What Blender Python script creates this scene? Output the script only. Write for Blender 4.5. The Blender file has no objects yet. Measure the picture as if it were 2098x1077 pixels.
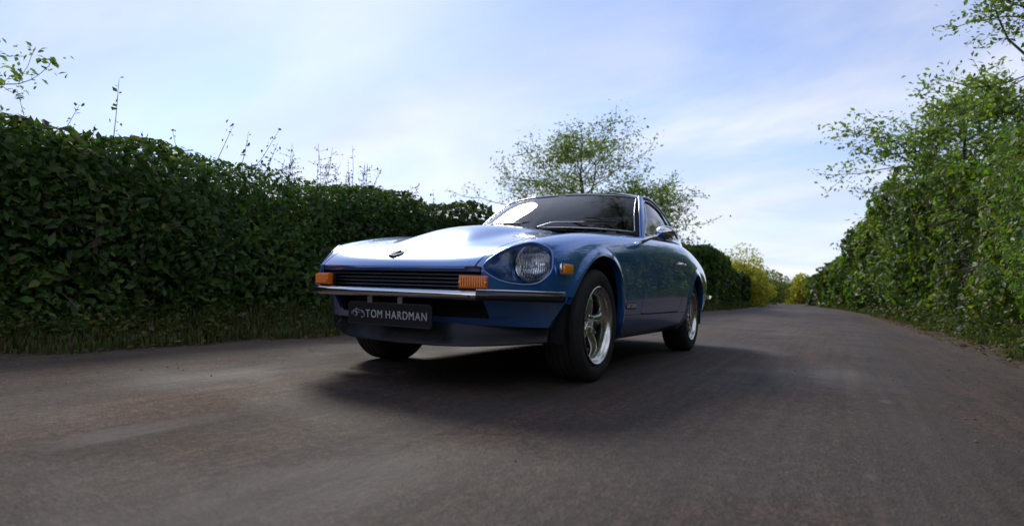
import bpy, bmesh, math, random
import numpy as np
from mathutils import Vector, Matrix
rng = np.random.default_rng(7)
random.seed(7)
SC = bpy.context.scene
COL = SC.collection
PI = math.pi

# ------------------------------------------------------------------ camera, sky, sun, exposure
FPX, CAM = 1165.682, Vector((2.8977, 1.8625, 0.4624))
YAW, PITCH, ROLL = 3.65809, 0.05108, 0.03406
cd = bpy.data.cameras.new('camera'); cam = bpy.data.objects.new('camera', cd); COL.objects.link(cam)
cd.sensor_width = 36.0; cd.lens = FPX / 2098 * 36.0; cd.clip_start = 0.05; cd.clip_end = 4000
fw = Vector((math.cos(PITCH)*math.cos(YAW), math.cos(PITCH)*math.sin(YAW), math.sin(PITCH)))
rt = fw.cross(Vector((0, 0, 1))).normalized(); up = rt.cross(fw)
r2 = math.cos(ROLL)*rt + math.sin(ROLL)*up; u2 = -math.sin(ROLL)*rt + math.cos(ROLL)*up
cam.matrix_world = Matrix(((r2.x, u2.x, -fw.x, CAM.x), (r2.y, u2.y, -fw.y, CAM.y), (r2.z, u2.z, -fw.z, CAM.z), (0, 0, 0, 1)))
cd.dof.use_dof = True; cd.dof.focus_distance = 3.55; cd.dof.aperture_fstop = cd.lens/1000/0.009
SC.camera = cam
SUN_EL, SUN_AZ = math.radians(37), math.radians(229)      # azimuth measured from +X towards +Y
sd = Vector((math.cos(SUN_EL)*math.cos(SUN_AZ), math.cos(SUN_EL)*math.sin(SUN_AZ), math.sin(SUN_EL)))
sl = bpy.data.lights.new('sun', 'SUN'); sl.energy = 1.5; sl.angle = math.radians(17); sl.color = (1, .93, .82)
so = bpy.data.objects.new('sun', sl); COL.objects.link(so); so.rotation_euler = sd.to_track_quat('Z', 'Y').to_euler(); so.location = sd*50
SC.view_settings.view_transform = 'Standard'; SC.view_settings.look = 'None'
SC.view_settings.exposure = 0.74; SC.view_settings.gamma = 1.0; SC.view_settings.use_curve_mapping = False

W = bpy.data.worlds.new('World'); SC.world = W; W.use_nodes = True
def world():
    nt = W.node_tree; N = nt.nodes; L = nt.links; N.clear()
    out = N.new('ShaderNodeOutputWorld'); bg = N.new('ShaderNodeBackground'); bg.inputs['Strength'].default_value = 0.10
    sky = N.new('ShaderNodeTexSky'); sky.sky_type = 'NISHITA'; sky.sun_disc = False
    sky.sun_elevation = SUN_EL; sky.sun_rotation = math.radians(90) - SUN_AZ; sky.air_density = 1.0; sky.dust_density = .25; sky.ozone_density = 1.6
    tc = N.new('ShaderNodeTexCoord')
    sep = N.new('ShaderNodeSeparateXYZ'); L.new(tc.outputs['Generated'], sep.inputs[0])
    # clouds live on a flat layer: direction / height
    mz = N.new('ShaderNodeMath'); mz.operation = 'MAXIMUM'; mz.inputs[1].default_value = 0.0; L.new(sep.outputs['Z'], mz.inputs[0])
    az = N.new('ShaderNodeMath'); az.operation = 'ADD'; az.inputs[1].default_value = 0.16; L.new(mz.outputs[0], az.inputs[0])
    dx = N.new('ShaderNodeMath'); dx.operation = 'DIVIDE'; L.new(sep.outputs['X'], dx.inputs[0]); L.new(az.outputs[0], dx.inputs[1])
    dy = N.new('ShaderNodeMath'); dy.operation = 'DIVIDE'; L.new(sep.outputs['Y'], dy.inputs[0]); L.new(az.outputs[0], dy.inputs[1])
    cb = N.new('ShaderNodeCombineXYZ'); L.new(dx.outputs[0], cb.inputs[0]); L.new(dy.outputs[0], cb.inputs[1])
    mp = N.new('ShaderNodeMapping'); mp.inputs['Rotation'].default_value = (0, 0, math.radians(22)); mp.inputs['Scale'].default_value = (0.62, 0.34, 1); mp.inputs['Location'].default_value = (8.1, 4.7, 0)
    L.new(cb.outputs[0], mp.inputs[0])
    n1 = N.new('ShaderNodeTexNoise'); n1.inputs['Scale'].default_value = 1.0; n1.inputs['Detail'].default_value = 8; n1.inputs['Roughness'].default_value = .56; n1.inputs['Distortion'].default_value = .9
    L.new(mp.outputs[0], n1.inputs[0])
    cr = N.new('ShaderNodeMapRange'); cr.interpolation_type = 'SMOOTHSTEP'; cr.inputs[1].default_value = .36; cr.inputs[2].default_value = .64; L.new(n1.outputs[0], cr.inputs[0])
    # haze whitening near the horizon
    hz = N.new('ShaderNodeMapRange'); hz.interpolation_type = 'SMOOTHSTEP'; hz.inputs[1].default_value = 0.0; hz.inputs[2].default_value = .36; hz.inputs[3].default_value = .78; hz.inputs[4].default_value = 0.05; L.new(sep.outputs['Z'], hz.inputs[0])
    mx = N.new('ShaderNodeMath'); mx.operation = 'MAXIMUM'
    ms = N.new('ShaderNodeMath'); ms.operation = 'MULTIPLY'; ms.inputs[1].default_value = 1.0; L.new(cr.outputs[0], ms.inputs[0])
    ad = N.new('ShaderNodeMath'); ad.operation = 'ADD'; ad.use_clamp = True
    m2 = N.new('ShaderNodeMath'); m2.operation = 'MULTIPLY'; m2.inputs[1].default_value = .72; L.new(ms.outputs[0], m2.inputs[0])
    L.new(m2.outputs[0], ad.inputs[0]); L.new(hz.outputs[0], ad.inputs[1])
    mix = N.new('ShaderNodeMixRGB'); 
    n2 = N.new('ShaderNodeTexNoise'); n2.inputs['Scale'].default_value = 2.1; n2.inputs['Detail'].default_value = 5; n2.inputs['Distortion'].default_value = .8; L.new(mp.outputs[0], n2.inputs[0])
    cc = N.new('ShaderNodeMixRGB'); cc.inputs[1].default_value = (4.5, 4.75, 5.6, 1); cc.inputs[2].default_value = (6.2, 6.25, 6.55, 1)
    c2 = N.new('ShaderNodeMapRange'); c2.inputs[1].default_value = .35; c2.inputs[2].default_value = .65; L.new(n2.outputs[0], c2.inputs[0]); L.new(c2.outputs[0], cc.inputs[0]); L.new(cc.outputs[0], mix.inputs[2]); L.new(ad.outputs[0], mix.inputs[0]); tn = N.new('ShaderNodeMixRGB'); tn.blend_type = 'MULTIPLY'; tn.inputs[0].default_value = 1; tn.inputs[2].default_value = (.80, .84, 1.04, 1); L.new(sky.outputs[0], tn.inputs[1]); L.new(tn.outputs[0], mix.inputs[1])
    L.new(mix.outputs[0], bg.inputs[0]); L.new(bg.outputs[0], out.inputs[0])
world()

# ------------------------------------------------------------------ materials
MATS = {}
def mat(name, base=(.5, .5, .5), rough=.5, metal=0, coat=0, coat_r=.03, emit=None, var=0.0, vscale=8, bump=0.0, bscale=40, rvar=0.0, spec=.5, sheen=0):
    if name in MATS: return MATS[name]
    m = bpy.data.materials.new(name); m.use_nodes = True; nt = m.node_tree; N = nt.nodes; L = nt.links
    b = N['Principled BSDF']; b.inputs['Base Color'].default_value = (*base, 1); b.inputs['Roughness'].default_value = rough
    b.inputs['Metallic'].default_value = metal; b.inputs['Coat Weight'].default_value = coat; b.inputs['Coat Roughness'].default_value = coat_r
    b.inputs['Specular IOR Level'].default_value = spec
    tc = N.new('ShaderNodeTexCoord')
    n = N.new('ShaderNodeTexNoise'); n.inputs['Scale'].default_value = vscale; n.inputs['Detail'].default_value = 6; L.new(tc.outputs['Object'], n.inputs[0])
    if var > 0:
        mr = N.new('ShaderNodeMapRange'); mr.inputs[1].default_value = .3; mr.inputs[2].default_value = .7; mr.inputs[3].default_value = 1-var; mr.inputs[4].default_value = 1+var; L.new(n.outputs[0], mr.inputs[0])
        mm = N.new('ShaderNodeVectorMath'); mm.operation = 'SCALE'; mm.inputs[0].default_value = base; L.new(mr.outputs[0], mm.inputs['Scale']); L.new(mm.outputs[0], b.inputs['Base Color'])
    if rvar > 0:
        mr = N.new('ShaderNodeMapRange'); mr.inputs[1].default_value = .3; mr.inputs[2].default_value = .7; mr.inputs[3].default_value = max(0, rough-rvar); mr.inputs[4].default_value = rough+rvar; L.new(n.outputs[0], mr.inputs[0]); L.new(mr.outputs[0], b.inputs['Roughness'])
    if bump > 0:
        n2 = N.new('ShaderNodeTexNoise'); n2.inputs['Scale'].default_value = bscale; n2.inputs['Detail'].default_value = 4; L.new(tc.outputs['Object'], n2.inputs[0])
        bp = N.new('ShaderNodeBump'); bp.inputs['Strength'].default_value = bump; bp.inputs['Distance'].default_value = .01; L.new(n2.outputs[0], bp.inputs['Height']); L.new(bp.outputs[0], b.inputs['Normal'])
    if emit: b.inputs['Emission Color'].default_value = (*emit[:3], 1); b.inputs['Emission Strength'].default_value = emit[3]
    MATS[name] = m; return m
def glass_mat(name, tint=(.85, .9, .9), ior=1.5, flute=None, refl=1.1):
    m = bpy.data.materials.new(name); m.use_nodes = True; nt = m.node_tree; N = nt.nodes; L = nt.links; N.clear()
    o = N.new('ShaderNodeOutputMaterial'); t = N.new('ShaderNodeBsdfTransparent'); t.inputs[0].default_value = (*tint, 1)
    g = N.new('ShaderNodeBsdfGlossy'); g.inputs['Roughness'].default_value = .015; g.inputs[0].default_value = (1, 1, 1, 1)
    fr = N.new('ShaderNodeFresnel'); fr.inputs[0].default_value = ior
    # two faces of the pane reflect
    mu = N.new('ShaderNodeMath'); mu.operation = 'MULTIPLY'; mu.inputs[1].default_value = refl; mu.use_clamp = True; L.new(fr.outputs[0], mu.inputs[0])
    mx = N.new('ShaderNodeMixShader'); L.new(mu.outputs[0], mx.inputs[0]); L.new(t.outputs[0], mx.inputs[1]); L.new(g.outputs[0], mx.inputs[2]); L.new(mx.outputs[0], o.inputs[0])
    if flute:
        tc = N.new('ShaderNodeTexCoord'); wv = N.new('ShaderNodeTexWave'); wv.bands_direction = flute[0]; wv.inputs['Scale'].default_value = flute[1]; L.new(tc.outputs['Object'], wv.inputs[0])
        bp = N.new('ShaderNodeBump'); bp.inputs['Strength'].default_value = flute[2]; bp.inputs['Distance'].default_value = .004; L.new(wv.outputs[0], bp.inputs['Height'])
        L.new(bp.outputs[0], g.inputs['Normal']); L.new(bp.outputs[0], fr.inputs['Normal'])
    MATS[name] = m; return m
paint = mat('blue_paint', (.021, .160, .50), rough=.22, metal=.52, coat=1.0, coat_r=.012, var=.05, vscale=900)
paint.node_tree.nodes['Principled BSDF'].inputs['Coat IOR'].default_value = 2.05
def road_dust():
    nt = paint.node_tree; N = nt.nodes; L = nt.links; b = N['Principled BSDF']; src = b.inputs['Base Color'].links[0].from_socket; tc = N.new('ShaderNodeTexCoord'); sp = N.new('ShaderNodeSeparateXYZ'); L.new(tc.outputs['Object'], sp.inputs[0])
    n = N.new('ShaderNodeTexNoise'); n.inputs['Scale'].default_value = 7; n.inputs['Detail'].default_value = 9; n.inputs['Roughness'].default_value = .7; L.new(tc.outputs['Object'], n.inputs[0])
    a = N.new('ShaderNodeMapRange'); a.inputs[1].default_value = .62; a.inputs[2].default_value = .20; L.new(sp.outputs[2], a.inputs[0]); m = N.new('ShaderNodeMath'); m.operation = 'MULTIPLY'; L.new(a.outputs[0], m.inputs[0])
    r = N.new('ShaderNodeMapRange'); r.inputs[1].default_value = .35; r.inputs[2].default_value = .75; r.inputs[4].default_value = .42; L.new(n.outputs[0], r.inputs[0]); L.new(r.outputs[0], m.inputs[1])
    x = N.new('ShaderNodeMixRGB'); x.inputs[2].default_value = (.10, .085, .07, 1); L.new(m.outputs[0], x.inputs[0]); L.new(src, x.inputs[1]); L.new(x.outputs[0], b.inputs['Base Color'])
    q = N.new('ShaderNodeMapRange'); q.inputs[3].default_value = .012; q.inputs[4].default_value = .22; L.new(m.outputs[0], q.inputs[0]); L.new(q.outputs[0], b.inputs['Coat Roughness'])
road_dust()
black_rubber = mat('tyre_rubber', (.020, .0195, .019), rough=.72, var=.25, vscale=14, bump=.15, bscale=120)
matte_black = mat('satin_black', (.010, .010, .012), rough=.5, var=.2, vscale=20)
dark_void = mat('underside_black', (.006, .006, .007), rough=.9)
chrome = mat('chrome', (.86, .86, .86), rough=.05, metal=1, rvar=.03, vscale=30)
alloy = mat('polished_alloy', (.80, .79, .76), rough=.24, metal=1, rvar=.08, vscale=25)
steel = mat('brushed_steel', (.55, .55, .56), rough=.32, metal=1)
orange = mat('amber_plastic', (.98, .29, .012), rough=.18, coat=.6)
amber_groove_shade = mat('amber_groove_shade', (.72, .15, .006), rough=.2, coat=.6)  # darker copy of the amber: shade between the ribs put into the colour
worn_black = mat('scuffed_black', (.014, .014, .015), rough=.46, var=.6, vscale=6, rvar=.16, bump=.12, bscale=30)
vinyl = mat('black_vinyl', (.030, .026, .024), rough=.55, bump=.1, bscale=200)
headliner = mat('headliner', (.05, .05, .052), rough=.9)
plate_black = mat('plate_black', (.016, .016, .018), rough=.35)
print_grey = mat('print_grey', (.55, .55, .57), rough=.4)
lamp_bowl = mat('lamp_bowl', (.95, .95, .94), rough=.07, metal=1)
def flute_bowl():
    N = lamp_bowl.node_tree.nodes; L = lamp_bowl.node_tree.links; tc = N.new('ShaderNodeTexCoord'); hs = []
    for d, sc in (('Y', 26), ('Z', 7)):
        wv = N.new('ShaderNodeTexWave'); wv.bands_direction = d; wv.inputs['Scale'].default_value = sc; wv.inputs['Distortion'].default_value = 1.5; L.new(tc.outputs['Object'], wv.inputs[0]); hs.append(wv.outputs[1])
    ad = N.new('ShaderNodeMath'); ad.operation = 'ADD'; L.new(hs[0], ad.inputs[0]); L.new(hs[1], ad.inputs[1])
    bp = N.new('ShaderNodeBump'); bp.inputs['Strength'].default_value = .55; bp.inputs['Distance'].default_value = .006; L.new(ad.outputs[0], bp.inputs['Height']); L.new(bp.outputs[0], N['Principled BSDF'].inputs['Normal'])
flute_bowl()
white_reflector = mat('lamp_reflector', (.9, .9, .9), rough=.12, metal=1)
pane = glass_mat('car_glass', (.90, .93, .92))
lens = glass_mat('lamp_glass', (.93, .95, .96), flute=('Y', 22, .15), refl=2.4)
grille_black = mat('grille_black', (.013, .013, .016), rough=.38, metal=.2)
gskin = mat('grille_grey', (.22, .22, .23), rough=.3, metal=.8)
badge_silver = mat('badge_silver', (.75, .75, .76), rough=.35, metal=.5)
red_lens = mat('red_lens', (.35, .01, .01), rough=.15, coat=.5)
hood_seam = mat('seam_rubber', (.008, .008, .009), rough=.8)

# ------------------------------------------------------------------ mesh tools
class PM:
    """polygon mesh with vertex normals"""
    def __init__(s, V, Nn, F): s.V = np.asarray(V, float).reshape(-1, 3); s.N = np.asarray(Nn, float).reshape(-1, 3); s.F = [tuple(f) for f in F]
    def mirror(s):
        k = np.array([1, -1, 1]); return PM(s.V*k, s.N*k, [f[::-1] for f in s.F])
    def __add__(s, o):
        n = len(s.V); return PM(np.vstack([s.V, o.V]), np.vstack([s.N, o.N]), s.F+[tuple(i+n for i in f) for f in o.F])
    def offset(s, d): return PM(s.V+s.N*d, s.N, s.F)
    def flip(s): return PM(s.V, -s.N, [f[::-1] for f in s.F])
    def sub(s, F):
        if not F: return PM(np.zeros((0, 3)), np.zeros((0, 3)), [])
        idx = np.unique(np.fromiter((i for f in F for i in f), int)); mp = -np.ones(len(s.V), int); mp[idx] = np.arange(len(idx)); mp = mp.tolist()
        return PM(s.V[idx], s.N[idx], [tuple(mp[i] for i in f) for f in F])
    def clip(s, fn, gap=0.0):
        """split by the level set fn(P)=0 -> (inside fn<-gap, outside fn>gap)"""
        val = fn(s.V)
        a = s._half(val+gap); b = s._half(-(val-gap)); return a, b
    def _half(s, val):
        val = np.where(np.abs(val) < 1e-7, -1e-7, val)
        sg = val < 0; V = list(s.V); Nn = list(s.N); F = []; cache = {}
        def cut(i, j):
            k = (i, j) if i < j else (j, i)
            if k in cache: return cache[k]
            t = val[k[0]]/(val[k[0]]-val[k[1]])
            V.append(s.V[k[0]]*(1-t)+s.V[k[1]]*t); n = s.N[k[0]]*(1-t)+s.N[k[1]]*t; Nn.append(n/(np.linalg.norm(n)+1e-12))
            cache[k] = len(V)-1; return cache[k]
        sl = sg.tolist()
        for f in s.F:
            c = [sl[i] for i in f]
            if all(c): F.append(f); continue
            if True not in c: continue
            o = []
            for a in range(len(f)):
                i, j = f[a], f[(a+1) % len(f)]
                if sg[i]: o.append(i)
                if sg[i] != sg[j]: o.append(cut(i, j))
            if len(o) >= 3: F.append(tuple(o))
        r = PM(V, Nn, F); r = r.sub(F); return r
    def keep(s, fn): return s.clip(fn)[0]
    def drop(s, fn): return s.clip(fn)[1]
    def loops(s):
        """directed boundary polylines (vertex index lists)"""
        e = {}
        for f in s.F:
            for a in range(len(f)): e[(f[a], f[(a+1) % len(f)])] = 1
        nx = {}
        for (i, j) in e:
            if (j, i) not in e: nx[i] = j
        out = []; used = set()
        for st in list(nx):
            if st in used: continue
            l = [st]; used.add(st); c = nx[st]
            while c in nx and c not in used: l.append(c); used.add(c); c = nx[c]
            out.append((l, c == st))
        return out
    def flange(s, depth, fn=None, tol=.004, vec=None):
        """strip turned inwards along the boundary (edge thickness)"""
        V = []; Nn = []; F = []; val = fn(s.V) if fn is not None else None
        for l, closed in s.loops():
            m = len(l); rngk = range(m if closed else m-1)
            for k in rngk:
                i, j = l[k], l[(k+1) % m]
                if fn is not None:
                    if abs(val[i]) > tol or abs(val[j]) > tol: continue
                d = np.array(vec)*depth if vec is not None else None
                a, b = s.V[i], s.V[j]; a2 = a+(d if d is not None else -s.N[i]*depth); b2 = b+(d if d is not None else -s.N[j]*depth)
                n = np.cross(a-b, a2-b); n = n/(np.linalg.norm(n)+1e-12); q = len(V)
                V += [b, a, a2, b2]; Nn += [n]*4; F.append((q, q+1, q+2, q+3))
        return PM(V, Nn, F) if V else PM(np.zeros((0, 3)), np.zeros((0, 3)), [])
def emptypm(): return PM(np.zeros((0, 3)), np.zeros((0, 3)), [])

def bmat(n, m):
    """clamped cubic B-spline basis sampled at m places -> m x n, plus derivative"""
    k = 3; kn = np.concatenate([[0]*k, np.linspace(0, 1, n-k+1), [1]*k]); t = np.linspace(0, 1, m); t[-1] = 1-1e-9
    def basis(t, k):
        B = np.zeros((len(t), len(kn)-1))
        for i in range(len(kn)-1): B[:, i] = (kn[i] <= t) & (t < kn[i+1])
        for d in range(1, k+1):
            B2 = np.zeros((len(t), len(kn)-1-d))
            for i in range(len(kn)-1-d):
                a = (t-kn[i])/(kn[i+d]-kn[i]) if kn[i+d] > kn[i] else 0
                b = (kn[i+d+1]-t)/(kn[i+d+1]-kn[i+1]) if kn[i+d+1] > kn[i+1] else 0
                B2[:, i] = a*B[:, i]+b*B[:, i+1]
            B = B2
        return B
    B = basis(t, k); h = 1e-4; tp = np.clip(t+h, 0, 1-1e-9); tm = np.clip(t-h, 0, 1-1e-9)
    D = (basis(tp, k)-basis(tm, k))/(tp-tm)[:, None]
    return B, D
def loft(G, nu, nv, flip=False):
    """G[r][c] control points -> smooth patch; u over columns, v over rows"""
    G = np.asarray(G, float); Br, Dr = bmat(G.shape[0], nv); Bc, Dc = bmat(G.shape[1], nu)
    P = np.einsum('ar,rck,bc->abk', Br, G, Bc); Pu = np.einsum('ar,rck,bc->abk', Br, G, Dc); Pv = np.einsum('ar,rck,bc->abk', Dr, G, Bc)
    n = np.cross(Pu, Pv); n /= (np.linalg.norm(n, axis=2, keepdims=True)+1e-12)
    if flip: n = -n
    F = []
    for a in range(nv-1):
        for b in range(nu-1):
            f = (a*nu+b, a*nu+b+1, (a+1)*nu+b+1, (a+1)*nu+b); F.append(f[::-1] if flip else f)
    return PM(P.reshape(-1, 3), n.reshape(-1, 3), F)
def spl(pts, m=60, closed=False):
    """Catmull-Rom through points"""
    p = np.asarray(pts, float); n = len(p); out = []
    segs = n if closed else n-1; k = max(2, m//segs)
    for i in range(segs):
        if closed: a, b, c, d = p[(i-1) % n], p[i], p[(i+1) % n], p[(i+2) % n]
        else: a, b, c, d = p[max(i-1, 0)], p[i], p[i+1], p[min(i+2, n-1)]
        if not closed:
            if i == 0: a = 2*b-c
            if i == n-2: d = 2*c-b
        for t in np.arange(k)/k:
            out.append(.5*((2*b)+(c-a)*t+(2*a-5*b+4*c-d)*t*t+(3*b-a-3*c+d)*t**3))
    if not closed: out.append(p[-1])
    return np.array(out)
def sdf(poly, ax):
    """signed distance to a closed 2-D outline in the axes ax"""
    A = np.asarray(poly, float); B = np.roll(A, -1, 0)
    def fn(P):
        p = P[:, ax]; d = np.full(len(p), 1e9); ins = np.zeros(len(p), bool)
        for a, b in zip(A, B):
            ab = b-a; t = np.clip(((p-a)@ab)/(ab@ab+1e-15), 0, 1); q = p-a-t[:, None]*ab; d = np.minimum(d, (q*q).sum(1))
            c = (a[1] > p[:, 1]) != (b[1] > p[:, 1])
            with np.errstate(all='ignore'): ins ^= c & (p[:, 0] < (b[0]-a[0])*(p[:, 1]-a[1])/(b[1]-a[1]+1e-15)+a[0])
        d = np.sqrt(d); return np.where(ins, -d, d)
    return fn
def build(name, pm, m, parent=None, smooth=True, custom=True):
    me = bpy.data.meshes.new(name); me.from_pydata(pm.V.tolist(), [], pm.F)
    me.polygons.foreach_set('use_smooth', [smooth]*len(me.polygons))
    if custom and smooth and len(pm.N) == len(pm.V): me.normals_split_custom_set_from_vertices([tuple(n) for n in pm.N])
    me.materials.append(m); me.update()
    o = bpy.data.objects.new(name, me); COL.objects.link(o); o.parent = parent; return o
def bm_obj(name, bm, m, parent=None, smooth=False, ang=35):
    me = bpy.data.meshes.new(name); bmesh.ops.recalc_face_normals(bm, faces=bm.faces[:]); 
    for f in bm.faces: f.smooth = smooth
    if smooth:
        for e in bm.edges:
            if len(e.link_faces) == 2 and e.calc_face_angle(0) > math.radians(ang): e.smooth = False
    bm.to_mesh(me); bm.free(); me.materials.append(m)
    o = bpy.data.objects.new(name, me); COL.objects.link(o); o.parent = parent; return o
def box(bm, c, s, rot=None, bev=0.0, seg=2):
    r = bmesh.ops.create_cube(bm, size=1.0); vs = r['verts']; bmesh.ops.scale(bm, vec=s, verts=vs)
    if bev > 0:
        es = [e for e in bm.edges if e.verts[0] in vs and e.verts[1] in vs]
        g = bmesh.ops.bevel(bm, geom=es, offset=bev, segments=seg, affect='EDGES', profile=.5); vs = list({v for f in g['faces'] for v in f.verts} | {v for v in vs if v.is_valid})
    if rot is not None: bmesh.ops.rotate(bm, cent=(0, 0, 0), matrix=rot, verts=vs)
    bmesh.ops.translate(bm, vec=c, verts=vs); return vs
def tube_pm(path, r, n=8, closed=False, flat=None, upv=(0, 0, 1)):
    """sweep a round or elliptic profile along a polyline; flat=(ra,rb)"""
    P = np.asarray(path, float); m = len(P); V = []; Nn = []; F = []
    T = np.gradient(P, axis=0) if not closed else np.roll(P, -1, 0)-np.roll(P, 1, 0)
    T /= np.linalg.norm(T, axis=1, keepdims=True)+1e-12
    u = np.array(upv, float)
    for i in range(m):
        a = np.cross(T[i], u if not callable(upv) else upv(P[i])); a /= np.linalg.norm(a)+1e-12; b = np.cross(a, T[i])
        rr = r[i] if hasattr(r, '__len__') else r
        ra, rb = (flat if flat else (rr, rr))
        for k in range(n):
            th = 2*PI*k/n; V.append(P[i]+a*ra*math.cos(th)+b*rb*math.sin(th)); d = a*math.cos(th)/max(ra, 1e-6)+b*math.sin(th)/max(rb, 1e-6); Nn.append(d/np.linalg.norm(d))
    for i in range(m if closed else m-1):
        j = (i+1) % m
        for k in range(n): F.append((i*n+k, j*n+k, j*n+(k+1) % n, i*n+(k+1) % n))
    if not closed: F.append(tuple(range(n))); F.append(tuple((m-1)*n+k for k in range(n))[::-1])
    return PM(V, Nn, F)
def tube_bm(bm, path, r, n=8, closed=False):
    p = tube_pm(path, r, n, closed); vs = [bm.verts.new(v) for v in p.V]
    for f in p.F: bm.faces.new([vs[i] for i in f])
def lathe_pm(prof, n=64, closed=False):
    """profile [(radius, y)] spun about the Y axis"""
    pr = np.asarray(prof, float); m = len(pr); V = []; F = []
    for k in range(n):
        a = 2*PI*k/n
        for (r, y) in pr: V.append((r*math.cos(a), y, r*math.sin(a)))
    for k in range(n):
        k2 = (k+1) % n
        for i in range(m if closed else m-1): j = (i+1) % m; F.append((k*m+i, k2*m+i, k2*m+j, k*m+j))
    return PM(V, np.zeros((0, 3)), F)
def auto(name, pm, m, parent=None, ang=32):
    """build with edge-angle based smoothing"""
    bm = bmesh.new(); vs = [bm.verts.new(v) for v in pm.V]
    for f in pm.F:
        try: bm.faces.new([vs[i] for i in f])
        except ValueError: pass
    bmesh.ops.remove_doubles(bm, verts=bm.verts[:], dist=1e-6)
    return bm_obj(name, bm, m, parent, True, ang)
def empty(name, loc=(0, 0, 0)):
    o = bpy.data.objects.new(name, None); COL.objects.link(o); o.location = loc; return o
def tag(o, label=None, cat=None, group=None, kind=None):
    if label: o['label'] = label
    if cat: o['category'] = cat
    if group: o['group'] = group
    if kind: o['kind'] = kind
    return o
def text_mesh(body, size, extr=.0008, space=1.0, align='LEFT'):
    cu = bpy.data.curves.new('lettering', 'FONT'); cu.body = body; cu.size = size; cu.extrude = extr; cu.space_character = space; cu.align_x = align
    o = bpy.data.objects.new('lettering', cu); COL.objects.link(o); bpy.context.view_layer.update()
    me = bpy.data.meshes.new_from_object(o.evaluated_get(bpy.context.evaluated_depsgraph_get())); bpy.data.objects.remove(o); bpy.data.curves.remove(cu)
    me.name = 'lettering'; return me
# ================================================================== THE SETTING
def lanecurve(x):
    d = np.maximum(0.0, -15.0-np.asarray(x, float)); return -.0014*d*d
def node_mat(name): 
    m = bpy.data.materials.new(name); m.use_nodes = True; MATS[name] = m; nt = m.node_tree; return m, nt.nodes, nt.links, nt.nodes['Principled BSDF']
def ramp(N, L, fac, stops):
    r = N.new('ShaderNodeValToRGB'); e = r.color_ramp.elements
    e[0].position, e[0].color = stops[0][0], (*stops[0][1], 1); e[1].position, e[1].color = stops[-1][0], (*stops[-1][1], 1)
    for p, c in stops[1:-1]: k = e.new(p); k.color = (*c, 1)
    L.new(fac, r.inputs[0]); return r.outputs[0]
def tex(N, L, co, scale, detail=5, rough=.55, dist=0, sc=(1, 1, 1)):
    mp = N.new('ShaderNodeMapping'); mp.inputs['Scale'].default_value = sc; L.new(co, mp.inputs[0])
    n = N.new('ShaderNodeTexNoise'); n.inputs['Scale'].default_value = scale; n.inputs['Detail'].default_value = detail; n.inputs['Roughness'].default_value = rough; n.inputs['Distortion'].default_value = dist; L.new(mp.outputs[0], n.inputs[0]); return n.outputs[0]
def mixc(N, L, a, b, fac, mode='MIX'):
    m = N.new('ShaderNodeMixRGB'); m.blend_type = mode
    for i, v in ((0, fac), (1, a), (2, b)):
        if hasattr(v, 'is_linked') or hasattr(v, 'links'): L.new(v, m.inputs[i])
        elif i == 0: m.inputs[0].default_value = v
        else: m.inputs[i].default_value = (*v, 1)
    return m.outputs[0]
def rng_map(N, L, v, a, b, c=0.0, d=1.0):
    m = N.new('ShaderNodeMapRange'); m.interpolation_type = 'SMOOTHSTEP'
    for i, k in enumerate((a, b, c, d)): m.inputs[i+1].default_value = k
    L.new(v, m.inputs[0]); return m.outputs[0]
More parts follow.
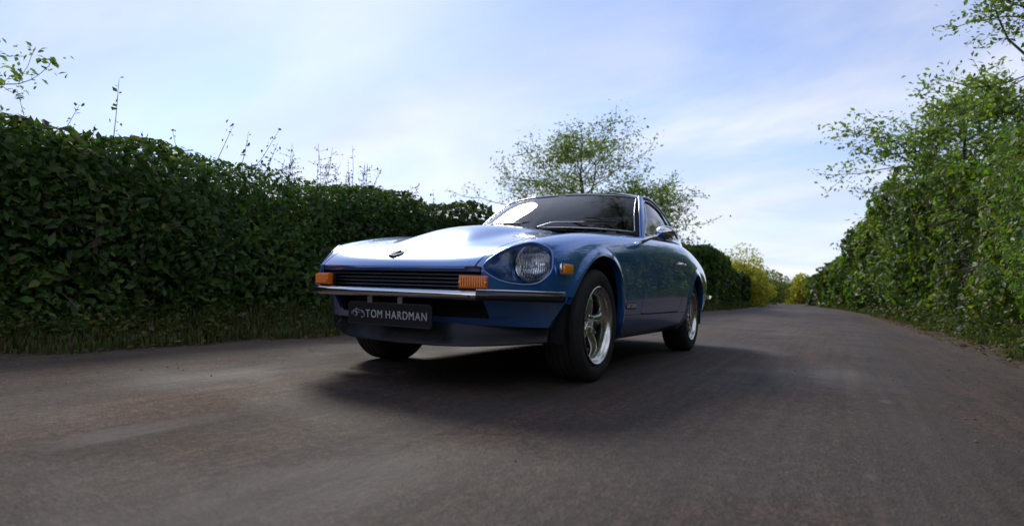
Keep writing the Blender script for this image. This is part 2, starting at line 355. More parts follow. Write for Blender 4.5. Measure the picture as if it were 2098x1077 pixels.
def asphalt():
    m, N, L, b = node_mat('worn_asphalt'); tc = N.new('ShaderNodeTexCoord'); co = tc.outputs['Object']
    fine = tex(N, L, co, 120, 3, .7); grain = tex(N, L, co, 34, 5, .72); big = tex(N, L, co, .9, 5, .6, .6); lane = tex(N, L, co, 1.0, 5, .55, .3, (.16, 1.5, 1))
    c = ramp(N, L, grain, [(.30, (.026, .018, .0135)), (.5, (.061, .043, .033)), (.72, (.118, .086, .067))])
    c = mixc(N, L, c, ramp(N, L, fine, [(.36, (.35, .35, .35)), (.52, (1, 1, 1)), (.68, (1.9, 1.8, 1.7))]), .95, 'MULTIPLY')
    mid = tex(N, L, co, 9, 6, .7); c = mixc(N, L, c, ramp(N, L, mid, [(.32, (.68, .68, .70)), (.5, (1, 1, 1)), (.68, (1.32, 1.28, 1.22))]), .8, 'MULTIPLY')
    c = mixc(N, L, c, ramp(N, L, big, [(.3, (.58, .56, .56)), (.5, (1, .98, .96)), (.7, (1.4, 1.28, 1.18))]), .9, 'MULTIPLY')
    c = mixc(N, L, c, ramp(N, L, lane, [(.30, (.58, .58, .60)), (.5, (1, 1, 1)), (.70, (1.36, 1.28, 1.20))]), 1.0, 'MULTIPLY')
    # pale scuffs and brown dirt near the edges (edge distance is stored per vertex)
    scuff = rng_map(N, L, tex(N, L, co, 1.15, 5, .6, .8, (.45, 1.7, 1)), .60, .80, 0.0, .55)
    c = mixc(N, L, c, (.13, .118, .108), scuff)
    sp = N.new('ShaderNodeSeparateXYZ'); L.new(co, sp.inputs[0]); wob = tex(N, L, co, 1.6, 5, .6)
    for (px, py, sx, sy, amt) in ((1.9, .0, .30, .10, .6), (-1.35, 1.9, .75, .20, .6), (-.40, 2.08, .07, .035, .9), (1.05, 1.95, .045, .025, .8), (2.0, .9, .5, .16, .25), (-7.0, 1.2, 2.2, .35, .35)):
        a1 = N.new('ShaderNodeMath'); a1.operation = 'MULTIPLY_ADD'; a1.inputs[1].default_value = 1/sx; a1.inputs[2].default_value = -px/sx; L.new(sp.outputs[0], a1.inputs[0])
        a2 = N.new('ShaderNodeMath'); a2.operation = 'MULTIPLY_ADD'; a2.inputs[1].default_value = 1/sy; a2.inputs[2].default_value = -py/sy; L.new(sp.outputs[1], a2.inputs[0])
        q1 = N.new('ShaderNodeMath'); q1.operation = 'MULTIPLY'; L.new(a1.outputs[0], q1.inputs[0]); L.new(a1.outputs[0], q1.inputs[1]); q2 = N.new('ShaderNodeMath'); q2.operation = 'MULTIPLY_ADD'; L.new(a2.outputs[0], q2.inputs[0]); L.new(a2.outputs[0], q2.inputs[1]); L.new(q1.outputs[0], q2.inputs[2])
        q3 = N.new('ShaderNodeMath'); q3.operation = 'MULTIPLY_ADD'; q3.inputs[1].default_value = 3.2; L.new(wob, q3.inputs[0]); L.new(q2.outputs[0], q3.inputs[2])
        c = mixc(N, L, c, (.14, .125, .112), rng_map(N, L, q3.outputs[0], 2.9, 1.2, 0.0, amt))
    # polished wheel tracks along the lane
    for ty, tw in ((-.72, .16), (.72, .18), (2.15, .2)):
        d1 = N.new('ShaderNodeMath'); d1.operation = 'SUBTRACT'; d1.inputs[1].default_value = ty; L.new(sp.outputs[1], d1.inputs[0]); d2 = N.new('ShaderNodeMath'); d2.operation = 'ABSOLUTE'; L.new(d1.outputs[0], d2.inputs[0]); d3 = N.new('ShaderNodeMath'); d3.operation = 'MULTIPLY_ADD'; d3.inputs[1].default_value = .35; L.new(wob, d3.inputs[0]); L.new(d2.outputs[0], d3.inputs[2])
        c = mixc(N, L, c, (.060, .052, .048), rng_map(N, L, d3.outputs[0], tw+.28, tw, 0.0, .45))
    at = N.new('ShaderNodeAttribute'); at.attribute_name = 'edge'
    ad = N.new('ShaderNodeMath'); ad.operation = 'ADD'; L.new(at.outputs['Fac'], ad.inputs[0])
    nn = N.new('ShaderNodeMath'); nn.operation = 'MULTIPLY_ADD'; nn.inputs[1].default_value = 1.1; nn.inputs[2].default_value = -.55; L.new(tex(N, L, co, 2.2, 5, .7), nn.inputs[0]); L.new(nn.outputs[0], ad.inputs[1])
    dirt = rng_map(N, L, ad.outputs[0], .75, .1)
    dm = N.new('ShaderNodeMath'); dm.operation = 'MULTIPLY'; dm.inputs[1].default_value = .85; L.new(dirt, dm.inputs[0])
    c = mixc(N, L, c, ramp(N, L, grain, [(.3, (.060, .044, .032)), (.7, (.135, .098, .068))]), dm.outputs[0])
    # fine streaks drawn out along the direction of travel
    st = tex(N, L, co, 1.0, 4, .6, .15, (.55, 16, 1)); c = mixc(N, L, c, ramp(N, L, st, [(.32, (.70, .68, .68)), (.5, (1, 1, 1)), (.68, (1.34, 1.26, 1.2))]), .75, 'MULTIPLY')
    # cracks
    vo = N.new('ShaderNodeTexVoronoi'); vo.feature = 'DISTANCE_TO_EDGE'; vo.inputs['Scale'].default_value = .55
    wv = N.new('ShaderNodeVectorMath'); wv.operation = 'ADD'; nz = N.new('ShaderNodeTexNoise'); nz.inputs['Scale'].default_value = 2.5; nz.inputs['Detail'].default_value = 6; L.new(co, nz.inputs[0]); L.new(co, wv.inputs[0]); L.new(nz.outputs['Color'], wv.inputs[1]); L.new(wv.outputs[0], vo.inputs[0])
    ck = rng_map(N, L, vo.outputs[0], .0, .007, .35, 1.0)
    c = mixc(N, L, c, ck, .75, 'MULTIPLY')
    L.new(c, b.inputs['Base Color']); b.inputs['Roughness'].default_value = .78; b.inputs['Specular IOR Level'].default_value = .35
    rr = rng_map(N, L, big, .3, .7, .62, .88); L.new(rr, b.inputs['Roughness'])
    bp = N.new('ShaderNodeBump'); bp.inputs['Strength'].default_value = .8; bp.inputs['Distance'].default_value = .008
    hs = N.new('ShaderNodeMath'); hs.operation = 'ADD'; L.new(fine, hs.inputs[0]); L.new(grain, hs.inputs[1]); L.new(hs.outputs[0], bp.inputs['Height']); L.new(bp.outputs[0], b.inputs['Normal'])
    return m
def soil_mat():
    m, N, L, b = node_mat('verge_soil'); tc = N.new('ShaderNodeTexCoord'); co = tc.outputs['Object']
    c = ramp(N, L, tex(N, L, co, 9, 6, .7), [(.3, (.028, .020, .012)), (.5, (.060, .045, .026)), (.7, (.060, .062, .024))]); L.new(c, b.inputs['Base Color']); b.inputs['Roughness'].default_value = .95
    bp = N.new('ShaderNodeBump'); bp.inputs['Strength'].default_value = .8; bp.inputs['Distance'].default_value = .03; L.new(tex(N, L, co, 25, 5), bp.inputs['Height']); L.new(bp.outputs[0], b.inputs['Normal'])
    return m
def meadow_mat():
    m, N, L, b = node_mat('meadow'); tc = N.new('ShaderNodeTexCoord'); co = tc.outputs['Object']
    c = ramp(N, L, tex(N, L, co, .4, 7, .65), [(.3, (.035, .055, .015)), (.5, (.06, .085, .02)), (.7, (.10, .105, .03))]); L.new(c, b.inputs['Base Color']); b.inputs['Roughness'].default_value = .95
    return m
YL, YRT = -2.22, 3.32            # road edges beside the car
def sheet(name, x0, x1, nx, ys, zf, m, edge=None):
    xs_ = np.linspace(0, 1, nx); xs_ = x0+(x1-x0)*xs_
    V = []; E = []; F = []; k = len(ys)
    for i, x in enumerate(xs_):
        for j, y in enumerate(ys):
            yy = y+float(lanecurve(x))
            if edge and j in (0, k-1): yy += .07*math.sin(x*1.7+j)+.05*math.sin(x*4.1+2*j)+.03*math.sin(x*9.3+j)
            V.append((x, yy, zf(x, y))); E.append(min(y-ys[0], ys[-1]-y))
    for i in range(nx-1):
        for j in range(k-1): a = i*k+j; F.append((a, a+k, a+k+1, a+1))
    me = bpy.data.meshes.new(name); me.from_pydata(V, [], F); me.materials.append(m)
    at = me.attributes.new('edge', 'FLOAT', 'POINT'); at.data.foreach_set('value', E)
    o = bpy.data.objects.new(name, me); COL.objects.link(o); return o
bm = bmesh.new(); bmesh.ops.create_grid(bm, x_segments=8, y_segments=8, size=1500); bmesh.ops.translate(bm, vec=(0, 0, -.06), verts=bm.verts[:])
tag(bm_obj('ground', bm, meadow_mat()), kind='structure')
tag(sheet('road', 60, -120, 700, list(np.linspace(YL, YRT, 15)), lambda x, y: 0.0, asphalt(), True), kind='structure')
soil = soil_mat()
tag(sheet('verge', 40, -120, 500, [-4.6, -3.3, -2.7, -2.35, -2.05], lambda x, y: {-4.6: .12, -3.3: .10, -2.7: .045, -2.35: .012, -2.05: -.02}[y]+.012*math.sin(x*3.1+y), soil), kind='structure')
tag(sheet('verge', 40, -120, 500, [3.15, 3.45, 3.8, 4.4, 5.6], lambda x, y: {3.15: -.02, 3.45: .014, 3.8: .07, 4.4: .13, 5.6: .14}[y]+.012*math.sin(x*2.9+y), soil), kind='structure')

# ---- foliage tools
def leaf_mat(name, rough=.5, trans=.35, gain=1.0):
    m = bpy.data.materials.new(name); m.use_nodes = True; MATS[name] = m; N = m.node_tree.nodes; L = m.node_tree.links; b = N['Principled BSDF']; o = N['Material Output']
    a = N.new('ShaderNodeAttribute'); a.attribute_name = 'tint'; L.new(a.outputs['Color'], b.inputs['Base Color']); b.inputs['Roughness'].default_value = rough; b.inputs['Specular IOR Level'].default_value = .35
    t = N.new('ShaderNodeBsdfTranslucent'); g = N.new('ShaderNodeMixRGB'); g.blend_type = 'MULTIPLY'; g.inputs[0].default_value = 1; g.inputs[2].default_value = (1.2, 1.4, .5, 1); L.new(a.outputs['Color'], g.inputs[1]); L.new(g.outputs[0], t.inputs[0])
    mx = N.new('ShaderNodeMixShader'); mx.inputs[0].default_value = trans; L.new(b.outputs[0], mx.inputs[1]); L.new(t.outputs[0], mx.inputs[2]); L.new(mx.outputs[0], o.inputs[0]); return m
LEAF = leaf_mat('leaf', .48, .45)
TREELEAF = leaf_mat('tree_leaf', .5, .55)
BARK = mat('bark', (.065, .05, .038), rough=.9, var=.4, vscale=20, bump=.6, bscale=30)
TWIG = mat('twig', (.050, .036, .026), rough=.9, var=.3, vscale=30)
GREYTWIG = mat('grey_twig', (.16, .13, .10), rough=.9, var=.4, vscale=20)
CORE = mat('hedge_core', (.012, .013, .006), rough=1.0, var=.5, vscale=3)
def unit(a): return a/(np.linalg.norm(a, axis=-1, keepdims=True)+1e-9)
def leaf_mesh(name, P, D, size, tint, m, parent=None, wide=.52, fold=.18, stuff=False):
    """each leaf: a pointed blade of four corners folded along its midrib. D = facing direction"""
    n = len(P); D = unit(D); t = unit(np.cross(D, unit(rng.normal(size=(n, 3))))); s = np.cross(D, t); sz = size[:, None]
    a = P-t*sz*.5; c = P+t*sz*.5; w = wide*(.8+.4*rng.random((n, 1)))
    b = P+s*sz*w*.5+D*sz*fold*.5-t*sz*.06; d = P-s*sz*w*.5+D*sz*fold*.5-t*sz*.06
    V = np.stack([a, b, c, d], 1).reshape(-1, 3).astype(np.float32)
    k = np.arange(n)*4; F = np.stack([k, k+1, k+2, k, k+2, k+3], 1).reshape(-1)
    me = bpy.data.meshes.new(name); me.vertices.add(4*n); me.vertices.foreach_set('co', V.reshape(-1)); me.loops.add(6*n); me.loops.foreach_set('vertex_index', F.astype(np.int32))
    me.polygons.add(2*n); me.polygons.foreach_set('loop_start', (np.arange(2*n)*3).astype(np.int32)); me.polygons.foreach_set('loop_total', np.full(2*n, 3, np.int32)); me.update(calc_edges=True)
    at = me.attributes.new('tint', 'FLOAT_COLOR', 'POINT'); cc = np.ones((n, 4, 4), np.float32); cc[:, :, :3] = tint[:, None, :]; at.data.foreach_set('color', cc.reshape(-1))
    me.materials.append(m); o = bpy.data.objects.new(name, me); COL.objects.link(o); o.parent = parent
    if stuff: o['kind'] = 'stuff'
    return o
def tints(n, pal, w=None, jit=.25):
    pal = np.array(pal, float); i = rng.choice(len(pal), n, p=w); return np.clip(pal[i]*(1+jit*rng.normal(size=(n, 1)))*(1+.08*rng.normal(size=(n, 3))), .004, .6)
class Lump:
    """smooth random bumpiness from summed waves"""
    def __init__(s, seed, n=26, f0=.5, f1=5.0):
        r = np.random.default_rng(seed); s.k = unit(r.normal(size=(n, 3)))*np.exp(r.uniform(math.log(f0), math.log(f1), n))[:, None]*2*PI/2.6; s.p = r.uniform(0, 2*PI, n); s.a = 1/np.linalg.norm(s.k, axis=1)**.7; s.a /= np.sqrt((s.a**2).sum()/2)
    def __call__(s, P):
        o = np.zeros(len(P))
        for k, p, a in zip(s.k, s.p, s.a): o += a*np.sin(P@k+p)
        return o
CAMP = np.array(CAM)
GREENS = [(.042, .090, .018), (.056, .112, .022), (.028, .064, .016), (.085, .125, .024), (.050, .078, .024)]
def hedge(name, label, sgn, base, hpts, thick, x0, x1, dens, pal, w, lump=.16, minsize=.058, seed=1, lean=0.0, shoots=200):
    root = tag(empty(name, (0, base, 0)), label, 'hedge'); hp = np.array(sorted(hpts)); Hf = lambda x: np.interp(x, hp[:, 0], hp[:, 1])
    lf = Lump(seed); lf2 = Lump(seed+5, 20, .15, .8)
    # sample along x with a density that falls with distance
    X = np.linspace(x0, x1, 900); dist = np.hypot(X-CAMP[0], base-CAMP[1]); wgt = 1/np.maximum(dist, 3.2)**1.35*(Hf(X)+.6); cdf = np.cumsum(wgt); N_ = dens; 
    x = np.interp(rng.random(N_)*cdf[-1], cdf, X); h = Hf(x); q = rng.random(N_)*(h+thick*.75)
    face = q < h; z = np.where(face, q, h); yy = np.where(face, 0.0, (q-h)); 
    # round the shoulder
    r = .32; t = np.clip((z-(h-r))/r, 0, 1)*face; yy = yy+np.where(face, r*(1-np.sqrt(np.clip(1-t*t*.96, 0, 1))), r*.75)
    nrm = np.stack([np.zeros(N_), np.where(face, 1-t*.7, .25), np.where(face, .15+t*.9, 1.0)], 1)
    P = np.stack([x, -yy+lean*(z/h)**2, z], 1); P[:, 1] *= 1; 
    b = lf(P*[1, 1, 1])*lump+lf2(P)*lump*.9
    P += unit(nrm)*b[:, None]*np.clip(z/.5, .25, 1)[:, None]; P -= unit(nrm)*(rng.exponential(.13, N_))[:, None]
    P[:, 2] = np.maximum(P[:, 2], .03)
    loc = P.copy(); loc[:, 1] = sgn*P[:, 1]*1.0
    loc[:, 1] += lanecurve(loc[:, 0])
    wp = loc+[0, base, 0]; d = np.linalg.norm(wp-CAMP, axis=1); size = np.maximum(minsize, .0078*d)*np.clip(np.exp(rng.normal(size=N_)*.38), .45, 2.2)*.95
    D = nrm*[1, sgn, 1]+rng.normal(size=(N_, 3))*.75; D[:, 2] += .25
    # patches of different plants: hue, leaf size and vigour drift along the row
    pa = Lump(seed+17, 22, .25, 1.6)(P); pb = Lump(seed+23, 22, .4, 2.5)(P); tt = tints(N_, pal, w, .24)
    tt *= (1+.28*np.clip(pa, -1.5, 1.5))[:, None]; tt = tt*(1+np.clip(pb, 0, 2)[:, None]*np.array([.22, .10, .02])); dead = (rng.random(N_) < .018+.07*np.clip(pb-1.2, 0, 1)); tt[dead] = tints(int(dead.sum()), [(.15, .09, .04), (.10, .06, .03), (.18, .13, .06)])
    size *= 1+.22*np.clip(pb, -1.5, 1.5); tt = np.clip(tt, .005, .5)
    keep = ~((pa < -1.25) & (rng.random(N_) < .55)); 
    leaf_mesh('foliage', loc[keep], D[keep], size[keep], tt[keep], LEAF, root, stuff=True)
    # bare twigs and stems showing in the face
    bt = bmesh.new(); nt_ = 420; txs = np.interp(rng.random(nt_)*cdf[-1], cdf, X)
    for xx in txs:
        hh = float(Hf(xx)); z_ = rng.uniform(.1, hh*.72); p0 = np.array([xx, sgn*(-.30+lean*(z_/hh)**2)+float(lanecurve(xx)), z_]); dr = unit(np.array([rng.normal()*.8, sgn*rng.uniform(.15, .9), rng.uniform(-.2, .5)])); ln = rng.uniform(.25, .5)
        tube_bm(bt, [p0, p0+dr*ln*.5+rng.normal(size=3)*.03, p0+dr*ln+rng.normal(size=3)*.04], [.007, .005, .002], 4)
    o = bm_obj('twigs', bt, GREYTWIG, root); o['kind'] = 'stuff'
    # shoots sticking out of the top
    if shoots:
        sx = np.interp(rng.random(shoots)*cdf[-1], cdf, X); SP = []; SD = []; SS = []; bmv = bmesh.new()
        for xx in sx:
            hh = float(Hf(xx)); y0 = -rng.uniform(.1, thick*.7); ln = rng.uniform(.12, .5); p0 = np.array([xx, sgn*y0+float(lanecurve(xx)), hh-.15]); dr = unit(np.array([rng.normal()*.25, rng.normal()*.25, 1.0])); dd = np.hypot(xx-CAMP[0], base-CAMP[1])
            tube_bm(bmv, [p0, p0+dr*(ln+.15)*.5+rng.normal(size=3)*.01, p0+dr*(ln+.15)], [.004, .003, .0015], 3)
            k = int(8+ln*26); tt = rng.random(k); SP.append(p0+dr*(ln+.15)*tt[:, None]+rng.normal(size=(k, 3))*.022); SD.append(rng.normal(size=(k, 3))+[0, 0, .4]); SS.append(np.full(k, max(minsize*.8, .0045*dd)))
        SP = np.concatenate(SP); leaf_mesh('shoot_leaves', SP, np.concatenate(SD), np.concatenate(SS)*(.6+.6*rng.random(len(SP))), tints(len(SP), pal, w), LEAF, root, stuff=True)
        o = bm_obj('shoot_stems', bmv, TWIG, root); o['kind'] = 'stuff'
    # solid dark filler added inside the leaves to stop light and sky showing through
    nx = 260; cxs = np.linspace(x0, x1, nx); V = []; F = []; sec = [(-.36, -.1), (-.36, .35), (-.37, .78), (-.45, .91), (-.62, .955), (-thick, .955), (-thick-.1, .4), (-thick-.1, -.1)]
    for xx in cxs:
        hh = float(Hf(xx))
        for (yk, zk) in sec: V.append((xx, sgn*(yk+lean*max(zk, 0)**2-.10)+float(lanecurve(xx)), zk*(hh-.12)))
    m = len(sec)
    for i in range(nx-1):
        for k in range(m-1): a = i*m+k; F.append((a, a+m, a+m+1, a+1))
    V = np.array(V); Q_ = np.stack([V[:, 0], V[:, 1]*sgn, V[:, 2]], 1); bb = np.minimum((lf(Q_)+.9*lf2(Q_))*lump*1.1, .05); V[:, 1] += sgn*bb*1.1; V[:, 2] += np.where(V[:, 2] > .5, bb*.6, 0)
    pm = PM(V, [], F); auto('filler_core', pm, CORE, root, 60)
    return root, N_
_, n1 = hedge('hedge', 'dark shaded hedge along the verge on the left side of the road', 1, -2.85, [(14, 1.5), (1, 1.56), (-2.5, 1.72), (-6, 1.92), (-15, 2.4), (-24, 2.75), (-30, 2.35), (-40, 2.3), (-60, 2.6)], 1.3, 14, -60, 170000, GREENS, [.28, .22, .30, .08, .12], lump=.085, seed=3, shoots=90)
_, n2 = hedge('hedge', 'tall sunlit green hedge leaning over the right edge of the road', -1, 3.95, [(14, 2.3), (0, 2.4), (-5, 2.75), (-9, 3.3), (-20, 4.5), (-30, 5.0), (-45, 4.4), (-75, 2.6)], 1.6, 14, -75, 175000, [(.085, .150, .022), (.12, .185, .028), (.058, .105, .020), (.19, .205, .03), (.06, .115, .045)], [.3, .24, .24, .1, .12], lump=.26, minsize=.064, seed=11, lean=.22, shoots=220)
print('hedge leaves', n1, n2)

# ---- verge grass, nettles and fallen leaves
def grass(name, label, y0, y1, x0, x1, n, hmin, hmax, pal, w, up_y):
    X = np.linspace(x0, x1, 400); d = np.hypot(X-CAMP[0], (y0+y1)/2-CAMP[1]); c = np.cumsum(1/np.maximum(d, 3)**1.2); x = np.interp(rng.random(n)*c[-1], c, X)
    clump = Lump(31, 20, .6, 6); y = y0+(y1-y0)*rng.random(n)**.85; y = y-np.sign(y1-y0)*np.clip(.10*clump(np.stack([x*1.3, 0*x, 0*x], 1)), -.05, .22); u = np.clip((y-y0)/(y1-y0), 0, 1)
    dist = np.hypot(x-CAMP[0], y-CAMP[1]); h = (hmin+(hmax-hmin)*u*rng.random(n))*(.75+.25*clump(np.stack([x, y, 0*x], 1)))*.9+.03; wd = np.maximum(.0055, .0011*dist)*(.7+.6*rng.random(n))
    a = rng.random(n)*2*PI; lean = np.stack([np.cos(a), np.sin(a)], 1)*(.2+.5*rng.random((n, 1)))*h[:, None]; y = y+lanecurve(x)
    z0 = .02+.10*u
    s = np.stack([-np.sin(a), np.cos(a)], 1)*wd[:, None]; B = np.stack([x, y], 1)
    V = np.zeros((n, 5, 3)); V[:, 0, :2] = B-s; V[:, 1, :2] = B+s; V[:, 2, :2] = B+lean*.45+s*.7; V[:, 3, :2] = B+lean*.45-s*.7; V[:, 4, :2] = B+lean
    V[:, 0, 2] = V[:, 1, 2] = z0-.05; V[:, 2, 2] = V[:, 3, 2] = z0+h*.62; V[:, 4, 2] = z0+h
    k = np.arange(n)*5; F = np.stack([k, k+1, k+2, k, k+2, k+3, k+3, k+2, k+4], 1).reshape(-1)
    me = bpy.data.meshes.new(name); me.vertices.add(5*n); me.vertices.foreach_set('co', V.reshape(-1).astype(np.float32)); me.loops.add(9*n); me.loops.foreach_set('vertex_index', F.astype(np.int32)); me.polygons.add(3*n); me.polygons.foreach_set('loop_start', (np.arange(3*n)*3).astype(np.int32)); me.polygons.foreach_set('loop_total', np.full(3*n, 3, np.int32)); me.update(calc_edges=True)
    at = me.attributes.new('tint', 'FLOAT_COLOR', 'POINT'); cc = np.ones((n, 5, 4), np.float32); cc[:, :, :3] = tints(n, pal, w)[:, None, :]; at.data.foreach_set('color', cc.reshape(-1)); me.materials.append(LEAF)
    o = bpy.data.objects.new(name, me); COL.objects.link(o); tag(o, label, 'grass', kind='stuff')
GP = [(.065, .090, .022), (.10, .105, .035), (.14, .105, .045), (.045, .075, .02)]
def far_wood():
    n = 9000; a = rng.random(n); x = -165-25*rng.random(n); y = -95+170*a; lump = Lump(91, 20, .02, .2); h = 6.5+1.8*lump(np.stack([y*.6, x*0, x*0], 1)); P = np.stack([x, y, h*rng.random(n)**.7], 1); D = rng.normal(size=(n, 3))+[1.2, 0, .6]
    o = leaf_mesh('far_wood', P, D, 1.2+.9*rng.random(n), tints(n, [(.09, .13, .05), (.12, .15, .06), (.07, .11, .05)]), TREELEAF, wide=.8); tag(o, 'low distant line of trees closing the horizon', 'wood', kind='stuff')
far_wood()
grass('verge_grass', 'rough grass along the foot of the left hedge', -2.22, -3.0, 8, -50, 42000, .03, .30, GP, [.35, .25, .2, .2], 0)
grass('verge_grass', 'short grass along the foot of the right hedge', 3.42, 4.0, 4, -60, 24000, .03, .30, GP, [.4, .25, .1, .25], 0)
def litter(y0, y1, n, label):
    x = rng.uniform(-22, 6, n); y = y0+(y1-y0)*rng.random(n)**1.4; P = np.stack([x, y+lanecurve(x), np.full(n, .012)+.02*rng.random(n)+np.where(y0 < 0, .06, .05)*np.clip(np.abs(y-y0)/.9, 0, 1)], 1)
    D = np.stack([rng.normal(size=n)*.35, rng.normal(size=n)*.35, np.ones(n)], 1); o = leaf_mesh('fallen_leaves', P, D, .03+.035*rng.random(n), tints(n, [(.16, .085, .035), (.10, .06, .03), (.22, .14, .06), (.07, .05, .03)]), LEAF); tag(o, label, 'leaves', kind='stuff')
litter(-2.02, -2.75, 2600, 'brown fallen leaves scattered along the left road edge')
litter(3.1, 3.7, 2200, 'brown fallen leaves scattered along the right road edge')

def weeds(label, y0, y1, x0, x1, nplant, pal, seed):
    r = np.random.default_rng(seed); P = []; S = []; D = []
    for k in range(nplant):
        x = x0+(x1-x0)*r.random()**1.6; y = y0+(y1-y0)*r.random(); h = r.uniform(.10, .5)*(.4+.6*abs((y-y0)/(y1-y0))); m = int(10+h*50); dist = math.hypot(x-CAMP[0], y-CAMP[1]); t = r.random(m)
        a = r.random(m)*2*PI; rad = (.03+.10*h)*(1.15-t)+.02
        P.append(np.stack([x+np.cos(a)*rad, y+float(lanecurve(x))+np.sin(a)*rad, .03+t*h], 1)); S.append(np.maximum(.05, .006*dist)*(1.3-.7*t)*r.uniform(.8, 1.5)); D.append(np.stack([np.cos(a)*.5, np.sin(a)*.5, .7+.3*r.random(m)], 1)+r.normal(size=(m, 3))*.25)
    P = np.concatenate(P); o = leaf_mesh('verge_weeds', P, np.concatenate(D), np.concatenate(S), tints(len(P), pal), LEAF, wide=.6); tag(o, label, 'weeds', kind='stuff')
WP = [(.07, .12, .025), (.10, .13, .035), (.05, .09, .02), (.15, .12, .05)]
weeds('broad-leaved weeds and nettles along the foot of the left hedge', -2.36, -2.95, 5, -40, 900, WP, 71)
weeds('broad-leaved weeds along the foot of the right hedge', 3.5, 3.95, 2, -45, 700, WP, 72)
# ---- weeds with seed stalks rising out of the left hedge
def weed(x, y, top, k, label):
    r = tag(empty('seeding_weed', (x, y, 1.2)), label, 'weed', 'seeding weeds above the left hedge'); bmv = bmesh.new(); P = []
    for i in range(k):
        p0 = np.array([rng.normal()*.05, rng.normal()*.05, 0]); tp = np.array([rng.normal()*.14, rng.normal()*.1, (top-1.2)*rng.uniform(.75, 1.0)]); mid = (p0+tp)/2+rng.normal(size=3)*.02
        path = spl([p0, mid, tp], 10); tube_bm(bmv, path, np.linspace(.0045, .0018, len(path)), 4)
        for t in rng.uniform(.35, 1, 16):
            q = path[int(t*(len(path)-1))]; e = q+np.array([rng.normal()*.06, rng.normal()*.06, .03]); tube_bm(bmv, [q, e], .0014, 3); P.append(e); P.append((q+e)/2)
    bm_obj('stalk', bmv, TWIG, r); P = np.array(P); leaf_mesh('seed_heads', P, rng.normal(size=P.shape), .020+.018*rng.random(len(P)), tints(len(P), [(.09, .08, .035), (.06, .07, .03), (.12, .09, .05)]), LEAF, r, stuff=True)
for i, (x, y, t, k) in enumerate([(-1.15, -3.25, 1.98, 4), (-1.62, -3.3, 2.12, 5), (-2.02, -3.35, 1.95, 4), (-2.38, -3.3, 2.04, 5)]):
    weed(x, y, t, k, ['thin seeding weed above the left hedge, leftmost of four', 'tallest thin seeding weed above the left hedge', 'short seeding weed third from the left above the hedge', 'seeding weed above the hedge nearest the car'][i])

# ---- trees
def tree(name, label, base, height, spread, nleaf, lsize, pal, w, seed, levels=4, bare=.25, tilt=(0, 0), droop=.0, boughs=()):
    r = np.random.default_rng(seed); root = tag(empty(name, base), label, 'tree', None); bmv = bmesh.new(); tips = []
    def grow(p, d, ln, rad, lv):
        n = 4; path = [p]; q = p.copy(); dd = d.copy()
        for i in range(n): dd = unit(dd+r.normal(size=3)*.13+np.array([0, 0, .05-droop*lv])); q = q+dd*ln/n; path.append(q.copy())
        rr = np.linspace(rad, rad*.6, n+1); tube_bm(bmv, np.array(path), rr, 7 if lv < 2 else 4)
        if lv >= levels: tips.extend(path[1:]); return
        if lv == levels-1: tips.extend(path[2:])
        k = 3 if lv else 0
        for i in range(1+k):
            t = r.uniform(.35, 1) if i else 1.0; s = path[min(n, int(t*n+.5))]; a = r.uniform(0, 2*PI); side = unit(np.cross(dd, r.normal(size=3))); nd = unit(dd*(.75 if i == 0 else .45)+side*(.35 if i == 0 else .95)); nd[2] *= .7
            grow(s, unit(nd), ln*r.uniform(.58, .78), rad*.55*(1.1 if i == 0 else .85), lv+1)
    # leader with whorls of limbs, so the crown is tall and layered
    ph = height; nz = 9; lead = [np.array([tilt[0]*(t**1.3)+r.normal()*.06*ph*.1, tilt[1]*(t**1.3)+r.normal()*.06*ph*.1, ph*t]) for t in np.linspace(0, .96, nz)]
    tube_bm(bmv, np.array(lead), np.linspace(ph*.022, ph*.004, nz), 9)
    trunk = bm_obj('trunk', bmv, BARK, root, True); bmv = bmesh.new()
    for i in range(1, nz):
        t = i/(nz-1)
        if t < bare: continue
        prof = math.sin(PI*min(1, max(.08, (1-t)*.86+.10)))**.8
        for k in range(5 if t < .9 else 3):
            a = r.uniform(0, 2*PI); el = r.uniform(.05, .5); d = np.array([math.cos(a)*math.cos(el), math.sin(a)*math.cos(el), math.sin(el)])
            grow(lead[i]-np.array([0, 0, r.uniform(0, ph/nz)]), d, spread*prof*r.uniform(.38, .58), ph*.007*(1.2-t*.7), 2)
    for z0, end, nsub in boughs:                       # long limbs reaching out over the lane
        s0 = np.array([lead[0][0], lead[0][1], z0]); en = np.array(end); path = spl([s0, s0*.55+en*.45+[0, 0, .9], en], 16); tube_bm(bmv, path, np.linspace(ph*.012, ph*.004, len(path)), 7)
        for k in range(nsub):
            q = path[int(r.uniform(.35, 1)*(len(path)-1))]; d = unit(np.append(r.normal(size=2), r.uniform(-.25, .25))); grow(q, d, r.uniform(.9, 1.7), .03, 2)
    bm_obj('limb', bmv, BARK, root, False)['kind'] = 'stuff'
    T = np.array(tips); i = r.integers(0, len(T), nleaf); P = T[i]+r.normal(size=(nleaf, 3))*np.array([1, 1, .55])*spread*.045
    D = r.normal(size=(nleaf, 3)); D[:, 2] = np.abs(D[:, 2])+.5; leaf_mesh('crown', P, D, lsize*(.6+.8*r.random(nleaf)), tints(nleaf, pal, w), TREELEAF, root, stuff=True); return root
TP = [(.085, .120, .022), (.13, .15, .03), (.06, .095, .02), (.17, .16, .035)]
CT = [(.155, .215, .055), (.21, .26, .08), (.11, .165, .045), (.25, .26, .085)]
tree('roadside_tree', 'airy yellow-green tree rising behind the hedge above the car roof', (-26.0, -10.3, 0), 8.5, 6.0, 17000, .165, CT, [.35, .3, .2, .15], 5, levels=4, bare=.1)
